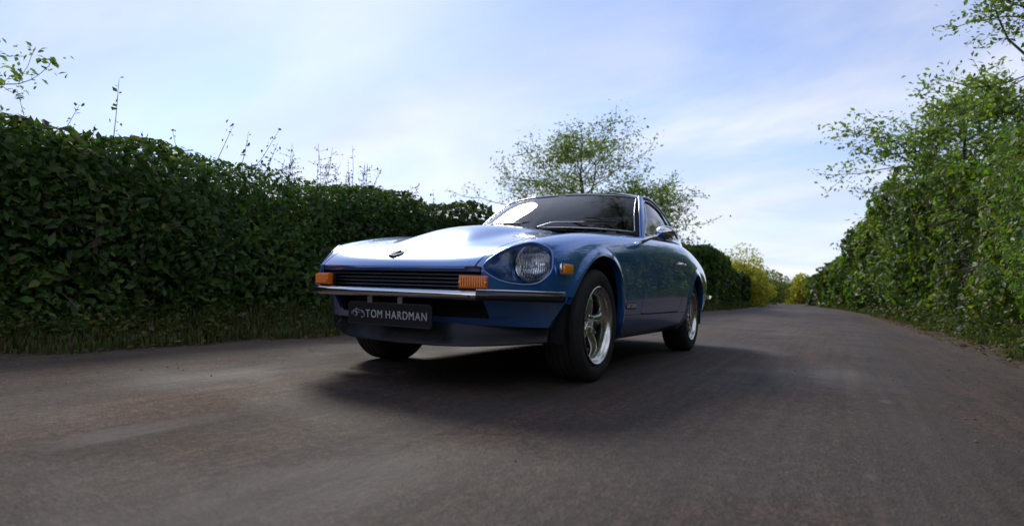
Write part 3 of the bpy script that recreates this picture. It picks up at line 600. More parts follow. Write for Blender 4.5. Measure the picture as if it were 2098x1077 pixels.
tree('roadside_tree', 'lower leafy tree just right of the tree above the car roof', (-27.0, -7.0, 0), 6.6, 4.2, 9500, .165, CT, [.35, .3, .2, .15], 15, levels=4, bare=.1)
tree('roadside_tree', 'leafy tree at the left edge of the picture behind the dark hedge', (1.75, -6.9, 0), 3.75, 2.2, 11000, .085, CT, [.4, .2, .3, .1], 8, levels=4, bare=.35)
tree('roadside_tree', 'tall tree at the right edge above the hedge', (-13.5, 6.9, 0), 8.3, 5.0, 22000, .13, CT, [.4, .25, .3, .05], 33, levels=4, bare=.15)
tree('overhanging_tree', 'big tree beside the road with boughs reaching high over the car', (-3.2, 6.6, 0), 9.5, 4.4, 15000, .12, CT, [.4, .25, .3, .05], 21, levels=4, bare=.5, boughs=[(6.5, (-1.4, -5.6, 7.9), 16), (6.8, (-2.4, -7.4, 8.4), 18), (6.8, (-.4, -7.8, 8.2), 16), (6.2, (.2, -4.0, 8.0), 12)])
tree('roadside_tree', 'loose-branched tree left of the tall tree on the right side of the road', (-26.0, 6.4, 0), 8.9, 5.8, 24000, .19, CT, [.4, .25, .3, .05], 25, levels=4, bare=.1)
# far bushes where the lane bends
def bush(label, c, rad, n, ls, pal, seed):
    root = tag(empty('bush', c), label, 'bush', 'sunlit bushes at the bend'); r = np.random.default_rng(seed); bmv = bmesh.new(); P = []; D = []
    for k in range(14):
        a = r.uniform(0, 2*PI); u = r.uniform(.2, 1); cc = np.array([math.cos(a)*rad[0]*u*.7, math.sin(a)*rad[1]*u*.7, rad[2]*(.10+.78*(k/13)*(1-.35*u))]); rr = r.uniform(.28, .5)*rad[2]*.7
        m = n//14; v = unit(r.normal(size=(m, 3))); P.append(cc+v*rr*(r.random((m, 1))**.25)); D.append(v+r.normal(size=(m, 3))*.6); tube_bm(bmv, [np.array([cc[0]*.1, cc[1]*.1, -.1]), cc*[.6, .6, .6], cc], [.06, .04, .015], 5)
    bm_obj('branch', bmv, BARK, root)['kind'] = 'stuff'; P = np.concatenate(P); P[:, 2] = np.abs(P[:, 2]); leaf_mesh('foliage', P, np.concatenate(D), ls*(.6+.7*r.random(len(P))), tints(len(P), pal), TREELEAF, root, stuff=True)
YP = [(.34, .31, .04), (.42, .37, .05), (.26, .27, .045), (.46, .38, .05)]
bush('low yellow-green bush in the sun beside the far end of the road', (-46, -4.3, 0), (3.4, 2.4, 4.4), 6500, .22, YP, 1)
bush('rounded green bush behind the yellow one at the far end of the road', (-52, -8.2, 0), (3.6, 3.4, 5.0), 5200, .26, [(.17, .18, .035), (.22, .20, .04), (.12, .15, .03)], 2)
bush('small bright yellow bush at the very end of the road', (-58, -5.2, 0), (2.6, 2.6, 3.3), 4200, .27, YP, 3)
bush('dull green bush closing the view where the road bends away', (-74, -7.0, 0), (5, 5, 5.0), 5200, .36, [(.14, .17, .05), (.18, .18, .05)], 4)
bush('wide yellow-green bush straight ahead past the end of the road', (-88, -2.6, 0), (4.5, 4.0, 4.4), 5200, .40, YP, 6)
bush('grey-green bush tucked against the far end of the right hedge', (-92, 2.6, 0), (4.5, 4.5, 4.6), 5200, .42, [(.16, .19, .06), (.20, .20, .06)], 7)


# ---- loose grit on the tarmac
def grit(n):
    x = rng.uniform(-10, 3, n); e_ = rng.random(n)**2.2*1.2; y = np.where(rng.random(n) < .5, YL+.05+e_, YRT-.05-e_); k = rng.random(n) < .03; y[k] = rng.uniform(YL, YRT, k.sum()); s_ = .0025+.005*rng.random(n)**3
    O = np.array([(1, 0, 0), (-1, 0, 0), (0, 1, 0), (0, -1, 0), (0, 0, .7), (0, 0, -.7)]); T = np.array([(0, 2, 4), (2, 1, 4), (1, 3, 4), (3, 0, 4), (2, 0, 5), (1, 2, 5), (3, 1, 5), (0, 3, 5)])
    V = (O[None]*(s_[:, None, None]*(.7+.6*rng.random((n, 6, 1))))+np.stack([x, y, s_*.35], 1)[:, None]).reshape(-1, 3); F = (T[None]+6*np.arange(n)[:, None, None]).reshape(-1, 3)
    me = bpy.data.meshes.new('grit'); me.from_pydata(V.tolist(), [], F.tolist()); me.materials.append(mat('grit_stone', (.16, .14, .12), rough=.9, var=.5, vscale=60)); o = bpy.data.objects.new('grit', me); COL.objects.link(o); tag(o, 'loose grit scattered over the tarmac', 'grit', kind='stuff')
grit(2600)
# ================================================================== THE CAR (X forwards, Y to its left, Z up; origin on the road under the front axle)
WB = -2.305; RT = .301; YR = .767
car = tag(empty('sports_car'), 'metallic blue two-door vintage sports coupe on the country road', 'car')

# ---- hull: one smooth half-skin, later cut into panels
def xs(x): return x
TOP = [  # x : z of hood edge, crown z, bulge height, crown y
]
def col(x, zc, ze, bul, cy, cz, sh, s8, s9, s10, s11, s12, s13):
    """one section at station x, rows 0..13"""
    return [(x, 0, zc+bul), (x, .175, zc+bul*1.02), (x, .255, zc+bul*.0-.002), (x, .38, (zc+ze)/2), (x, min(cy-.115, .55), ze), (x, cy-.055, (ze+cz)/2+.001), (x, cy, cz),
            (x, *sh), (x, *s8), (x, *s9), (x, *s10), (x, *s11), (x, *s12), (x, *s13)]
cols = []
front = [  # per row: c0..c3
 [(.812, 0, .570), (.778, 0, .606), (.70, 0, .640), (.60, 0, .678)],
 [(.810, .15, .570), (.776, .15, .606), (.70, .15, .640), (.60, .15, .678)],
 [(.807, .245, .570), (.772, .245, .606), (.695, .245, .640), (.595, .245, .678)],
 [(.800, .38, .571), (.763, .38, .607), (.69, .38, .642), (.59, .385, .680)],
 [(.785, .475, .573), (.75, .48, .608), (.68, .49, .643), (.585, .505, .684)],
 [(.780, .490, .573), (.735, .505, .612), (.665, .525, .652), (.57, .57, .694)],
 [(.775, .505, .570), (.705, .53, .622), (.64, .575, .672), (.54, .635, .702)],
 [(.776, .505, .56), (.725, .55, .60), (.64, .635, .645), (.54, .695, .677)],
 [(.777, .505, .55), (.74, .555, .57), (.655, .655, .595), (.545, .722, .618)],
 [(.778, .505, .53), (.745, .555, .54), (.665, .655, .55), (.55, .732, .56)],
 [(.780, .505, .50), (.745, .56, .50), (.665, .66, .50), (.55, .738, .50)],
 [(.780, .505, .46), (.745, .56, .455), (.66, .66, .45), (.55, .738, .42)],
 [(.775, .505, .44), (.74, .56, .43), (.65, .66, .40), (.54, .733, .33)],
 [(.77, .505, .43), (.73, .55, .42), (.64, .65, .38), (.53, .72, .30)]]
for c in range(4): cols.append([front[r][c] for r in range(14)])
cols += [
 col(.42, .728, .727, .032, .655, .732, (.728, .697), (.757, .635), (.766, .565), (.770, .48), (.770, .37), (.755, .26), (.70, .22)),
 col(.22, .772, .768, .056, .655, .772, (.735, .742), (.770, .672), (.777, .59), (.778, .48), (.774, .37), (.752, .25), (.70, .21)),
 col(.0, .806, .800, .060, .655, .806, (.742, .778), (.778, .705), (.784, .61), (.784, .49), (.778, .37), (.755, .25), (.70, .20)),
 col(-.3, .838, .829, .047, .660, .836, (.747, .812), (.785, .735), (.793, .63), (.792, .50), (.785, .37), (.762, .25), (.71, .20)),
 col(-.62, .866, .852, .034, .668, .860, (.750, .842), (.790, .765), (.802, .65), (.801, .51), (.790, .365), (.768, .25), (.71, .20)),
 col(-1.0, .90, .88, .0, .675, .884, (.753, .868), (.793, .790), (.808, .665), (.807, .515), (.793, .365), (.770, .25), (.71, .20)),
 col(-1.4, .92, .90, .0, .672, .905, (.752, .888), (.796, .805), (.812, .672), (.811, .52), (.795, .365), (.770, .25), (.71, .20)),
 col(-1.75, .94, .92, .0, .66, .925, (.745, .905), (.797, .815), (.815, .675), (.814, .52), (.797, .365), (.770, .25), (.71, .20)),
 col(-2.05, .95, .93, .0, .64, .932, (.735, .910), (.797, .815), (.818, .675), (.817, .53), (.800, .37), (.772, .26), (.71, .21)),
 col(-2.32, .94, .92, .0, .62, .925, (.718, .900), (.785, .805), (.806, .665), (.805, .53), (.792, .38), (.775, .27), (.71, .22)),
 col(-2.62, .915, .895, .0, .60, .905, (.70, .872), (.768, .775), (.786, .645), (.785, .53), (.772, .40), (.76, .30), (.70, .25)),
 col(-2.92, .88, .865, .0, .58, .872, (.685, .832), (.752, .735), (.772, .62), (.770, .52), (.755, .42), (.73, .33), (.67, .29)),
 col(-3.14, .845, .83, .0, .555, .832, (.65, .795), (.715, .705), (.735, .60), (.733, .52), (.72, .43), (.70, .35), (.64, .31)),
 col(-3.26, .80, .795, .0, .53, .79, (.615, .76), (.675, .68), (.69, .59), (.69, .52), (.68, .44), (.66, .37), (.61, .33)),
]
G = np.array(cols).transpose(1, 0, 2)
HULL = loft(G, 260, 96, flip=True)
# arch flare: the sheet swells outwards close to the wheel openings
AF = spl([(-.335, .10), (-.330, .30), (-.313, .43), (-.250, .565), (-.135, .648), (.01, .672), (.145, .640), (.265, .572), (.365, .480), (.445, .385), (.495, .29), (.51, .10)], 72, True)
AR = spl([(WB-.36, .10), (WB-.362, .30), (WB-.335, .44), (WB-.262, .56), (WB-.14, .640), (WB, .664), (WB+.14, .640), (WB+.262, .56), (WB+.335, .44), (WB+.362, .30), (WB+.36, .10)], 72, True)
fAF, fAR = sdf(AF, (0, 2)), sdf(AR, (0, 2))
def flare(pm):
    side = np.clip((pm.V[:, 1]-.66)/.05, 0, 1)
    for fn, amp in ((fAF, .016), (fAR, .014)):
        d = fn(pm.V); t = np.clip(1-d/.055, 0, 1); pm.V[:, 1] += amp*side*t*t*(3-2*t)
    return pm
HULL = flare(HULL)
def renorm(pm):
    n = np.zeros_like(pm.V)
    for k in set(len(f) for f in pm.F):
        Q = np.array([f for f in pm.F if len(f) == k]); a, b, c = pm.V[Q[:, 0]], pm.V[Q[:, 1]], pm.V[Q[:, 2]]; d = pm.V[Q[:, 3]] if k > 3 else c
        kk = np.cross(c-a, d-b) if k > 3 else np.cross(b-a, c-a)
        for i in range(k): np.add.at(n, Q[:, i], kk)
    pm.N = n/(np.linalg.norm(n, axis=1, keepdims=True)+1e-12); return pm
HULL = renorm(HULL)
# sanity: normals must look outwards
if (HULL.N[:, 2][np.abs(HULL.V[:, 1]) < .1].mean()) < 0: HULL = HULL.flip()
is_side = lambda P: P[:, 1]-.60
def arch_fn(P):
    d = np.minimum(fAF(P), fAR(P)); return np.where(P[:, 1] > .55, d, 1.0)
hull_full = HULL
HULL = HULL.drop(arch_fn)
# front apron seam: the skin stops behind the bumper
HULL = HULL.drop(lambda P: np.maximum(P[:, 2]-.448, .30-P[:, 0]))
# cabin opening
GB = [(-.65, 0), (-.665, .25), (-.73, .48), (-.83, .63), (-.93, .698), (-1.2, .722), (-1.7, .712), (-2.05, .675), (-2.4, .62), (-2.8, .56), (-3.05, .50), (-3.1, .30), (-3.12, 0), (-3.12, -.5), (-.6, -.5)]
fCAB = sdf(GB, (0, 1)); cab_fn = lambda P: np.where(P[:, 2] > .70, fCAB(P), 1.0)
HULL = HULL.drop(cab_fn)
# headlight scoop
SCOOP = spl([(.505, .572), (.54, .530), (.60, .503), (.685, .500), (.724, .545), (.728, .605), (.705, .668), (.635, .698), (.575, .676), (.53, .632)], 80, True)
fSC = sdf(SCOOP, (1, 2)); sc_fn = lambda P: np.where(P[:, 0] > .36, fSC(P), 1.0)
# keep sharp inner corner of the teardrop by pulling the first point
HULL = HULL.drop(sc_fn)
# hood
HX = spl([(.90, .474), (.785, .476), (.70, .484), (.60, .498), (.45, .522), (.25, .548), (.0, .570), (-.3, .592), (-.52, .604)], 60)
def hood_side(P): return np.abs(P[:, 1])-np.interp(P[:, 0], HX[::-1, 0], HX[::-1, 1])
def hood_rear(P): return -(P[:, 0]+.535+.05*(np.abs(P[:, 1])/.6)**2)
def hood_fn(P):
    return np.where(P[:, 2] > .56, np.maximum(hood_side(P), hood_rear(P)), 1.0)
hood_h, rest = HULL.clip(hood_fn, .0040)
# door
DO = np.array([(-.735, .90), (-.742, .80), (-.742, .70), (-.735, .58), (-.705, .45), (-.680, .352), (-.90, .350), (-1.3, .352), (-1.63, .356), (-1.70, .42), (-1.755, .52), (-1.785, .64), (-1.79, .76), (-1.765, .90), (-1.75, 1.1), (-.735, 1.1)])
fDO = sdf(DO, (0, 2)); door_fn = lambda P: np.where(P[:, 1] > .4, fDO(P), 1.0)
door_h, rest = rest.clip(door_fn, .0036)
# fender (front) / rocker / quarter / cowl
def low_fn(P): return np.where((P[:, 0] < .0), P[:, 2]-.349, 1.0)
rocker_h, rest = rest.clip(lambda P: np.where((P[:, 0] < -.30) & (P[:, 0] > -2.0), P[:, 2]-.349, 1.0), .0016)
fender_h, quarter_h = rest.clip(lambda P: -(P[:, 0]+.74))
cowl_h, fender_h = fender_h.clip(lambda P: np.where((P[:, 0] < -.40), np.maximum(hood_side(P)-.004, P[:, 0]+.45), 1.0), .0014)
def both(pm): return pm+pm.mirror()
def edge(pm, d=.012): return pm+pm.flange(d)
hood = build('hood', both(hood_h)+both(hood_h.flange(.014)), paint, car); tag(hood, 'blue hood with raised centre bulge')
for nm, pm in (('front_fender', fender_h), ('door', door_h), ('rear_quarter', quarter_h), ('sill', rocker_h)):
    for s in (0, 1):
        q = pm + pm.flange(.016)
        build(nm, q.mirror() if s else q, paint, car)
build('cowl', both(cowl_h)+both(cowl_h.flange(.012)), paint, car)
LEFT_DOOR = [o for o in car.children if o.name.startswith('door')][0]
# arch return lips
for s in (0, 1):
    for fn in (fAF, fAR):
        pm = hull_full.drop(lambda P: np.where(P[:, 1] > .55, fn(P), 1.0)).flange(.045, lambda P: fn(P), .003, vec=(0, -1, 0))
        pm = pm.keep(lambda P: np.where(P[:, 0] > .2, .415-.6*np.clip(.52-P[:, 0], 0, .3)*0, .23)-P[:, 2])
        build('arch_lip', pm.mirror() if s else pm, paint, car)
# dark inner skin behind the gaps
inner = hull_full.offset(-.022).drop(lambda P: arch_fn(P)-.02).drop(lambda P: np.maximum(P[:, 2]-.46, .28-P[:, 0])).drop(lambda P: cab_fn(P)-.015).drop(lambda P: np.where(P[:, 0] > .32, fSC(P)-.02, 1.0)).drop(lambda P: np.where(P[:, 0] > .74, -1.0, 1.0))
build('inner_shell', both(inner), dark_void, car)
# tail panel
tp = []
tailrow = hull_full.V[np.abs(hull_full.V[:, 0]-hull_full.V[:, 0].min()) < .012]
bm = bmesh.new(); box(bm, (-3.20, 0, .56), (.10, 1.26, .40), bev=.03); bm_obj('tail_panel', bm, paint, car, True)
for s in (-1, 1):
    bm = bmesh.new(); box(bm, (-3.262, s*.47, .66), (.02, .28, .11), bev=.006); bm_obj('tail_light', bm, red_lens, car, True)

# ---- front apron with the low air intake
pl = [(.778, 0), (.774, .15), (.756, .30), (.720, .42), (.668, .52), (.612, .60), (.558, .665), (.50, .718), (.42, .758), (.34, .775)]
rowsz = [(.455, 0.0), (.43, .0), (.425, .0), (.395, -.022), (.36, -.045), (.335, -.062), (.322, -.072), (.310, -.080), (.302, -.086)]
rk = lambda y: float(np.interp(y, [.42, .52, .60, .665, .72], [1, .8, .5, .3, .15]))
Gp = [[(x+dx*rk(y), y*(1+dx*.25*rk(y)), z) for (x, y) in pl] for (z, dx) in rowsz]
APR = renorm(loft(Gp, 110, 40))
if APR.N[:, 0].mean() < 0: APR = APR.flip()
APR = APR.drop(lambda P: np.where(P[:, 1] > .45, fAF(P), 1.0))
INT = np.array([(-.1, .428), (.452, .428), (.462, .42), (.470, .345), (.465, .336), (-.1, .336)])
apr = APR.drop(sdf(INT, (1, 2)))
ap = apr+apr.flange(.05, vec=(-1, 0, 0)).keep(lambda P: P[:, 0]*-1+.45)
build('front_apron', both(ap), paint, car)
FAC = np.array([(.478, .426), (.640, .426), (.612, .356), (.478, .346)])     # raised facets at the apron corners
fc = APR.keep(sdf(FAC, (1, 2))).offset(.009); fc = fc+fc.flange(.012)
build('apron_facet', fc, paint, car); build('apron_facet', fc.mirror(), paint, car)
# engine bay darkness, radiator panel
bm = bmesh.new(); box(bm, (.52, 0, .43), (.02, 1.0, .30)); box(bm, (.56, .455, .44), (.16, .012, .17)); box(bm, (.56, -.455, .44), (.16, .012, .17)); box(bm, (.51, 0, .345), (.20, .80, .02)); bm_obj('radiator_panel', bm, dark_void, car)
for i in range(24):
    bm = bmesh.new(); box(bm, (.532, -.46+i*.04, .40), (.006, .004, .16)); bm_obj('radiator_fin', bm, grille_black, car)

# ---- grille
gp = [(.783, -.488), (.792, -.30), (.798, 0), (.792, .30), (.783, .488)]
gpl = spl(gp, 24)
bm = bmesh.new()
for x, y in [(0, 0)]:
    n = len(gpl)
    for z0, z1 in ((.548, .574),):      # painted lip under the hood edge
        a = [bm.verts.new((p[0]-.012, p[1], z1)) for p in gpl]; b = [bm.verts.new((p[0]-.022, p[1], z0)) for p in gpl]
        for i in range(n-1): bm.faces.new((a[i], a[i+1], b[i+1], b[i]))
bm_obj('grille_lip', bm, paint, car, True)
for k in range(5):
    z = .480+k*.0178
    path = [(p[0]-.050+.003*k, p[1]*.985, z-.006*(abs(p[1])/.49)**2*0) for p in gpl]
    o = build('grille_slat', tube_pm(path, .004, 8, flat=(.012, .0030)), gskin, car)
for y in (-.36, -.12, .12, .36):
    bm = bmesh.new(); box(bm, (.722, y, .512), (.012, .007, .088), bev=.002, seg=1); bm_obj('grille_bar', bm, grille_black, car)
bm = bmesh.new(); box(bm, (.70, 0, .51), (.006, 1.0, .12)); bm_obj('grille_mesh', bm, dark_void, car)
# sill strip under the grille
bm = bmesh.new(); n = len(gpl)
a = [bm.verts.new((p[0]+.002, p[1], .462)) for p in gpl]; b = [bm.verts.new((p[0]-.07, p[1], .466)) for p in gpl]; c = [bm.verts.new((p[0]-.0, p[1], .44)) for p in gpl]
for i in range(n-1): bm.faces.new((a[i], a[i+1], b[i+1], b[i])); bm.faces.new((c[i], c[i+1], a[i+1], a[i]))
bm_obj('grille_sill', bm, paint, car, True)

# ---- bumper
BP = spl([(.826, 0), (.824, .20), (.814, .37), (.792, .49), (.748, .595), (.688, .68), (.618, .745), (.56, .780), (.520, .795)], 60)
BPf = np.vstack([BP[::-1]*[1, -1], BP[1:]])
def bumper_piece(path, zc, h, dpt, arc=.012):
    """curved blade: bulged front face, turned-in lips"""
    P = np.asarray(path); T = np.gradient(P, axis=0); T /= np.linalg.norm(T, axis=1, keepdims=True); Nr = np.stack([T[:, 1], -T[:, 0]], 1)
    sec = [(-dpt, h*.5-.004), (-dpt*.3, h*.5), (-.003, h*.5-.002), (.004, h*.5-.008), (.008, h*.25), (.0095, 0), (.008, -h*.25), (.004, -h*.5+.008), (-.003, -h*.5+.002), (-dpt*.3, -h*.5), (-dpt, -h*.5+.004)]
    V = []; F = []; m = len(sec)
    for i in range(len(P)):
        for (o, z) in sec: V.append((P[i, 0]+Nr[i, 0]*o, P[i, 1]+Nr[i, 1]*o, zc+z))
    for i in range(len(P)-1):
        for k in range(m-1): F.append((i*m+k, (i+1)*m+k, (i+1)*m+k+1, i*m+k+1))
    F.append(tuple(range(m))); F.append(tuple(range((len(P)-1)*m, len(P)*m))[::-1])
    return PM(V, [], F)
bump = empty('front_bumper'); bump.parent = car
i0 = int(np.argmin(np.abs(BPf[:, 1]+.485)+(BPf[:, 0] < .7)*9)); i1 = int(np.argmin(np.abs(BPf[:, 1]-.485)+(BPf[:, 0] < .7)*9))
ZB = .4435
auto('chrome_blade', bumper_piece(BPf[i0:i1+1], ZB, .047, .05), chrome, bump, 50)
cornerm = mat('corner_dark_reflection', (.03, .03, .033), rough=.12, metal=.35, coat=.5, rvar=.05, vscale=20)  # dark surroundings mirrored in the chrome corners, put into the base colour
for s in (0, 1):
    seg = BPf[i1:] if s == 0 else BPf[:i0+1]
    auto('bumper_corner', bumper_piece(seg, ZB, .046, .05), cornerm, bump, 50)
    p3 = np.array([(x, y, ZB+.0235) for x, y in seg])
    build('corner_highlight', tube_pm(p3, .0035, 6), chrome, bump)  # thin chrome line added for the highlight along the top edge
for s in (-1, 1):
    bm = bmesh.new()
    r = bmesh.ops.create_cone(bm, segments=14, radius1=.006, radius2=.005, depth=.008, cap_ends=True, matrix=Matrix.Translation((.808, s*.462, ZB-.006)) @ Matrix.Rotation(PI/2, 4, 'Y'))
    bm_obj('bumper_bolt', bm, matte_black, bump, True)
for s in (-1, 1):
    bm = bmesh.new(); box(bm, (.745, s*.40, ZB), (.08, .04, .03), bev=.004); bm_obj('bumper_bracket', bm, matte_black, bump, True); bm = bmesh.new(); box(bm, (.60, s*.725, ZB), (.06, .03, .02), bev=.004); bm_obj('bumper_bracket', bm, matte_black, bump, True)

# ---- turn signals on the nose
for s in (-1, 1):
    ts = empty('turn_signal'); ts.parent = car; ts.location = (.774, s*.466, .501); ts.rotation_euler = (0, 0, s*math.radians(17))
    bm = bmesh.new(); box(bm, (.008, 0, 0), (.034, .134, .058), bev=.006, seg=3); bm_obj('lens', bm, amber_groove_shade, ts, True)
    bm = bmesh.new(); box(bm, (-.014, 0, 0), (.018, .138, .062), bev=.003); bm_obj('housing', bm, matte_black, ts, True)
    for k in range(11):
        bm = bmesh.new(); box(bm, (.0270, -.055+k*.011, 0), (.007, .0052, .047), bev=.001, seg=1); bm_obj('lens_rib', bm, orange, ts)
    for k in (-.0605, .0605):
        bm = bmesh.new(); bmesh.ops.create_cone(bm, segments=10, radius1=.004, radius2=.003, depth=.006, cap_ends=True, matrix=Matrix.Translation((.0265, k, 0)) @ Matrix.Rotation(PI/2, 4, 'Y')); bm_obj('lens_screw', bm, steel, ts)

# ---- headlights
HC = np.array([.470, .606, .602]); HR = .093
HLOOPS = HULL.loops()
for s in (1, -1):
    hl = empty('headlight'); hl.parent = car; hl.location = (HC[0], s*HC[1], HC[2])
    # painted bucket between the scoop edge and the lamp ring
    best = None
    for l, cl in HLOOPS:
        P = HULL.V[l]
        if cl and len(l) > 30 and np.abs(fSC(P)).max() < .01 and P[:, 0].min() > .3: best = P
    if best is None:
        print('NO SCOOP LOOP', [(len(l), c) for l, c in HLOOPS])
    else:
        c2 = HC[1:]; ang = np.arctan2(best[:, 2]-c2[1], best[:, 1]-c2[0]); o = np.argsort(ang); B = best[o]; A = ang[o]; n = len(B); V = []; F = []
        for t in np.linspace(0, 1, 9):
            e = t*t*(3-2*t); ring = np.stack([np.full(n, HC[0]+.010), c2[0]+np.cos(A)*(HR+.008), c2[1]+np.sin(A)*(HR+.008)], 1)
            k = B*(1-t)+ring*t; k[:, 0] = B[:, 0]*(1-e)+ring[:, 0]*e - .03*math.sin(PI*t)*np.clip((B[:, 0]-.5)/.2, 0, 1); V.append(k)
        V = np.concatenate(V)-HC
        for a in range(8):
            for b in range(n): F.append((a*n+b, a*n+(b+1) % n, (a+1)*n+(b+1) % n, (a+1)*n+b))
        pm = renorm(PM(V, [], F)); pm = pm if pm.N[:, 0].mean() > 0 else pm.flip()
        build('bucket', pm if s > 0 else pm.mirror(), paint, hl)
        # rolled edge round the scoop
        tb = tube_pm(B-HC, .0045, 8, closed=True); build('scoop_edge', tb if s > 0 else tb.mirror(), paint, hl)
    def lz(prof, nm, m, ang=40):
        pm = lathe_pm(prof, 48); pm.V = pm.V[:, [1, 0, 2]]; return auto(nm, pm, m, hl, ang)
    lz([(HR-.006, .004), (HR-.004, .016), (HR, .020), (HR+.006, .016), (HR+.009, .006), (HR+.009, -.03)], 'ring', chrome)
    lz([(.0001, -.034), (.02, -.032), (.045, -.025), (.07, -.011), (HR-.006, .004)], 'reflector', lamp_bowl)
    lz([(.0001, .036), (.02, .035), (.045, .030), (.065, .023), (.08, .014), (HR-.004, .004)], 'lens', lens)
    lz([(.0001, -.012), (.008, -.014), (.010, -.02), (.009, -.035)], 'bulb_cap', chrome)

# ---- side marker lamps
for s in (-1, 1):
    sm = empty('side_marker'); sm.parent = car; sm.location = (.455, s*.764, .578); sm.rotation_euler = (0, 0, s*math.radians(-13))
    bm = bmesh.new(); box(bm, (0, s*.004, 0), (.088, .014, .052), bev=.005); bm_obj('bezel', bm, chrome, sm, True)
    bm = bmesh.new(); box(bm, (-.004, s*.013, 0), (.068, .016, .040), bev=.005); bm_obj('lens', bm, orange, sm, True)

# ---- chin spoiler
sp = [(.742, 0), (.735, .18), (.712, .32), (.658, .44), (.59, .535), (.53, .61), (.475, .69)]
sr = [(.316, -.050), (.304, -.044), (.27, -.035), (.235, -.018), (.205, .0), (.198, .002), (.196, -.01)]
def drop_at(y): return .035*(y/.70)**3
Gs = [[(x+dx*.9, y*(1+dx*.3), z+(drop_at(y) if z < .25 else 0)) for (x, y) in sp] for (z, dx) in sr]
SPO = renorm(loft(Gs, 60, 24)); SPO = SPO if SPO.N[:, 0].mean() > 0 else SPO.flip()
build('chin_spoiler', both(SPO)+both(SPO.offset(-.006).flip())+both(SPO.flange(.006)), worn_black, car)

# ---- number plate
pt = empty('number_plate'); pt.parent = car; pt.location = (.802, 0, .336); pt.rotation_euler = (0, math.radians(4), 0)
bm = bmesh.new(); vs = box(bm, (0, 0, 0), (.006, .524, .114))
bmesh.ops.bevel(bm, geom=[e for e in bm.edges if abs(e.verts[0].co.x-e.verts[1].co.x) > .001], offset=.012, segments=4, affect='EDGES'); bm_obj('plate_board', bm, plate_black, pt)
def rr_ring(w, h, r, t):
    o = []; 
    for cx, cz, a0 in ((w/2-r, h/2-r, 0), (-w/2+r, h/2-r, 90), (-w/2+r, -h/2+r, 180), (w/2-r, -h/2+r, 270)):
        for k in range(6): a = math.radians(a0+k*18); o.append((cx+r*math.cos(a), cz+r*math.sin(a)))
    return o
o = build('plate_edge', tube_pm([(.0035, y, z) for y, z in rr_ring(.514, .104, .009, 0)], .0008, 4, True, upv=(1, 0, 0)), mat('edge_grey', (.09, .09, .1), .5), pt)
def letters(body, size, width, mtl, parent, frame, slant=0.0, extr=.0006, gap=.16):
    """each letter its own part; frame maps (right, up) on the face to the parent's axes"""
    ms = [None if c == ' ' else text_mesh(c, size, extr) for c in body]; pos = []; x = 0
    for m_ in ms:
        if m_ is None: x += size*.34; pos.append(0); continue
        lo = min(v.co.x for v in m_.vertices); hi = max(v.co.x for v in m_.vertices); pos.append(x-lo); x += hi-lo+size*gap
    k = width/(x-size*gap)
    for c, m_, p in zip(body, ms, pos):
        if m_ is None: continue
        m_.materials.append(mtl); t = bpy.data.objects.new('letter', m_); COL.objects.link(t); t.parent = parent
        t.matrix_local = frame @ Matrix(((k, slant, 0, p*k), (0, 1, 0, 0), (0, 0, 1, 0), (0, 0, 0, 1)))
letters('TOM HARDMAN', .054, .376, print_grey, pt, Matrix(((0, 0, 1, .0042), (1, 0, 0, -.142), (0, 1, 0, -.019), (0, 0, 0, 1))))
# little car outline beside the words
bm = bmesh.new()
def stroke(pts, r=.0013): tube_bm(bm, [(.0036, y, z) for y, z in pts], r, 6)
arc = lambda cy, cz, r, a0, a1, n=14: [(cy+r*math.cos(math.radians(a0+(a1-a0)*i/n)), cz+r*math.sin(math.radians(a0+(a1-a0)*i/n))) for i in range(n+1)]
stroke(spl([(-.238, -.006), (-.232, .006), (-.216, .013), (-.205, .014)], 12)); stroke(arc(-.214, -.006, .014, 200, -50)); stroke(arc(-.214, -.006, .010, 90, -110), .0009)
stroke(spl([(-.208, .024), (-.204, .018), (-.190, .014), (-.172, .012), (-.160, .008)], 16)); stroke(arc(-.166, -.008, .013, 120, -130)); stroke([(-.204, .0), (-.182, .004)], .0009)
bm_obj('car_outline', bm, print_grey, pt)
for y in (-.115, .075):
    bm = bmesh.new(); box(bm, (.004, y, .068), (.004, .030, .030), bev=.001, seg=1); box(bm, (-.012, y, .082), (.034, .030, .004)); bm_obj('plate_bracket', bm, steel, pt)

# ---- hood badge
hb = empty('hood_badge'); hb.parent = car
def hood_z(x, y):
    d = np.hypot(hood_h.V[:, 0]-x, hood_h.V[:, 1]-abs(y)); i = int(np.argmin(d)); return hood_h.V[i], hood_h.N[i]
P, Nn = hood_z(.715, .0); Nn = np.array([Nn[0], 0, Nn[2]]); Nn /= np.linalg.norm(Nn)
hb.location = P+np.array([0, -.04, 0]); hb.rotation_euler = Vector(Nn).to_track_quat('Z', 'Y').to_euler()
def lathez(prof, nm, m, par, n=40):
    pm = lathe_pm(prof, n); pm.V = pm.V[:, [0, 2, 1]]; return auto(nm, pm, m, par, 40)
lathez([(.0, .001), (.043, .001), (.044, -.004)], 'gasket', hood_seam, hb)
lathez([(.0, .004), (.028, .004), (.030, .009), (.035, .010), (.038, .006), (.038, -.004)], 'rim', chrome, hb)
bm = bmesh.new(); box(bm, (0, 0, .008), (.008, .060, .006), bev=.001, seg=1); bm_obj('bar', bm, matte_black, hb)

# ---- greenhouse
APB, APT = np.array([-.945, .702, .876]), np.array([-1.325, .572, 1.206])
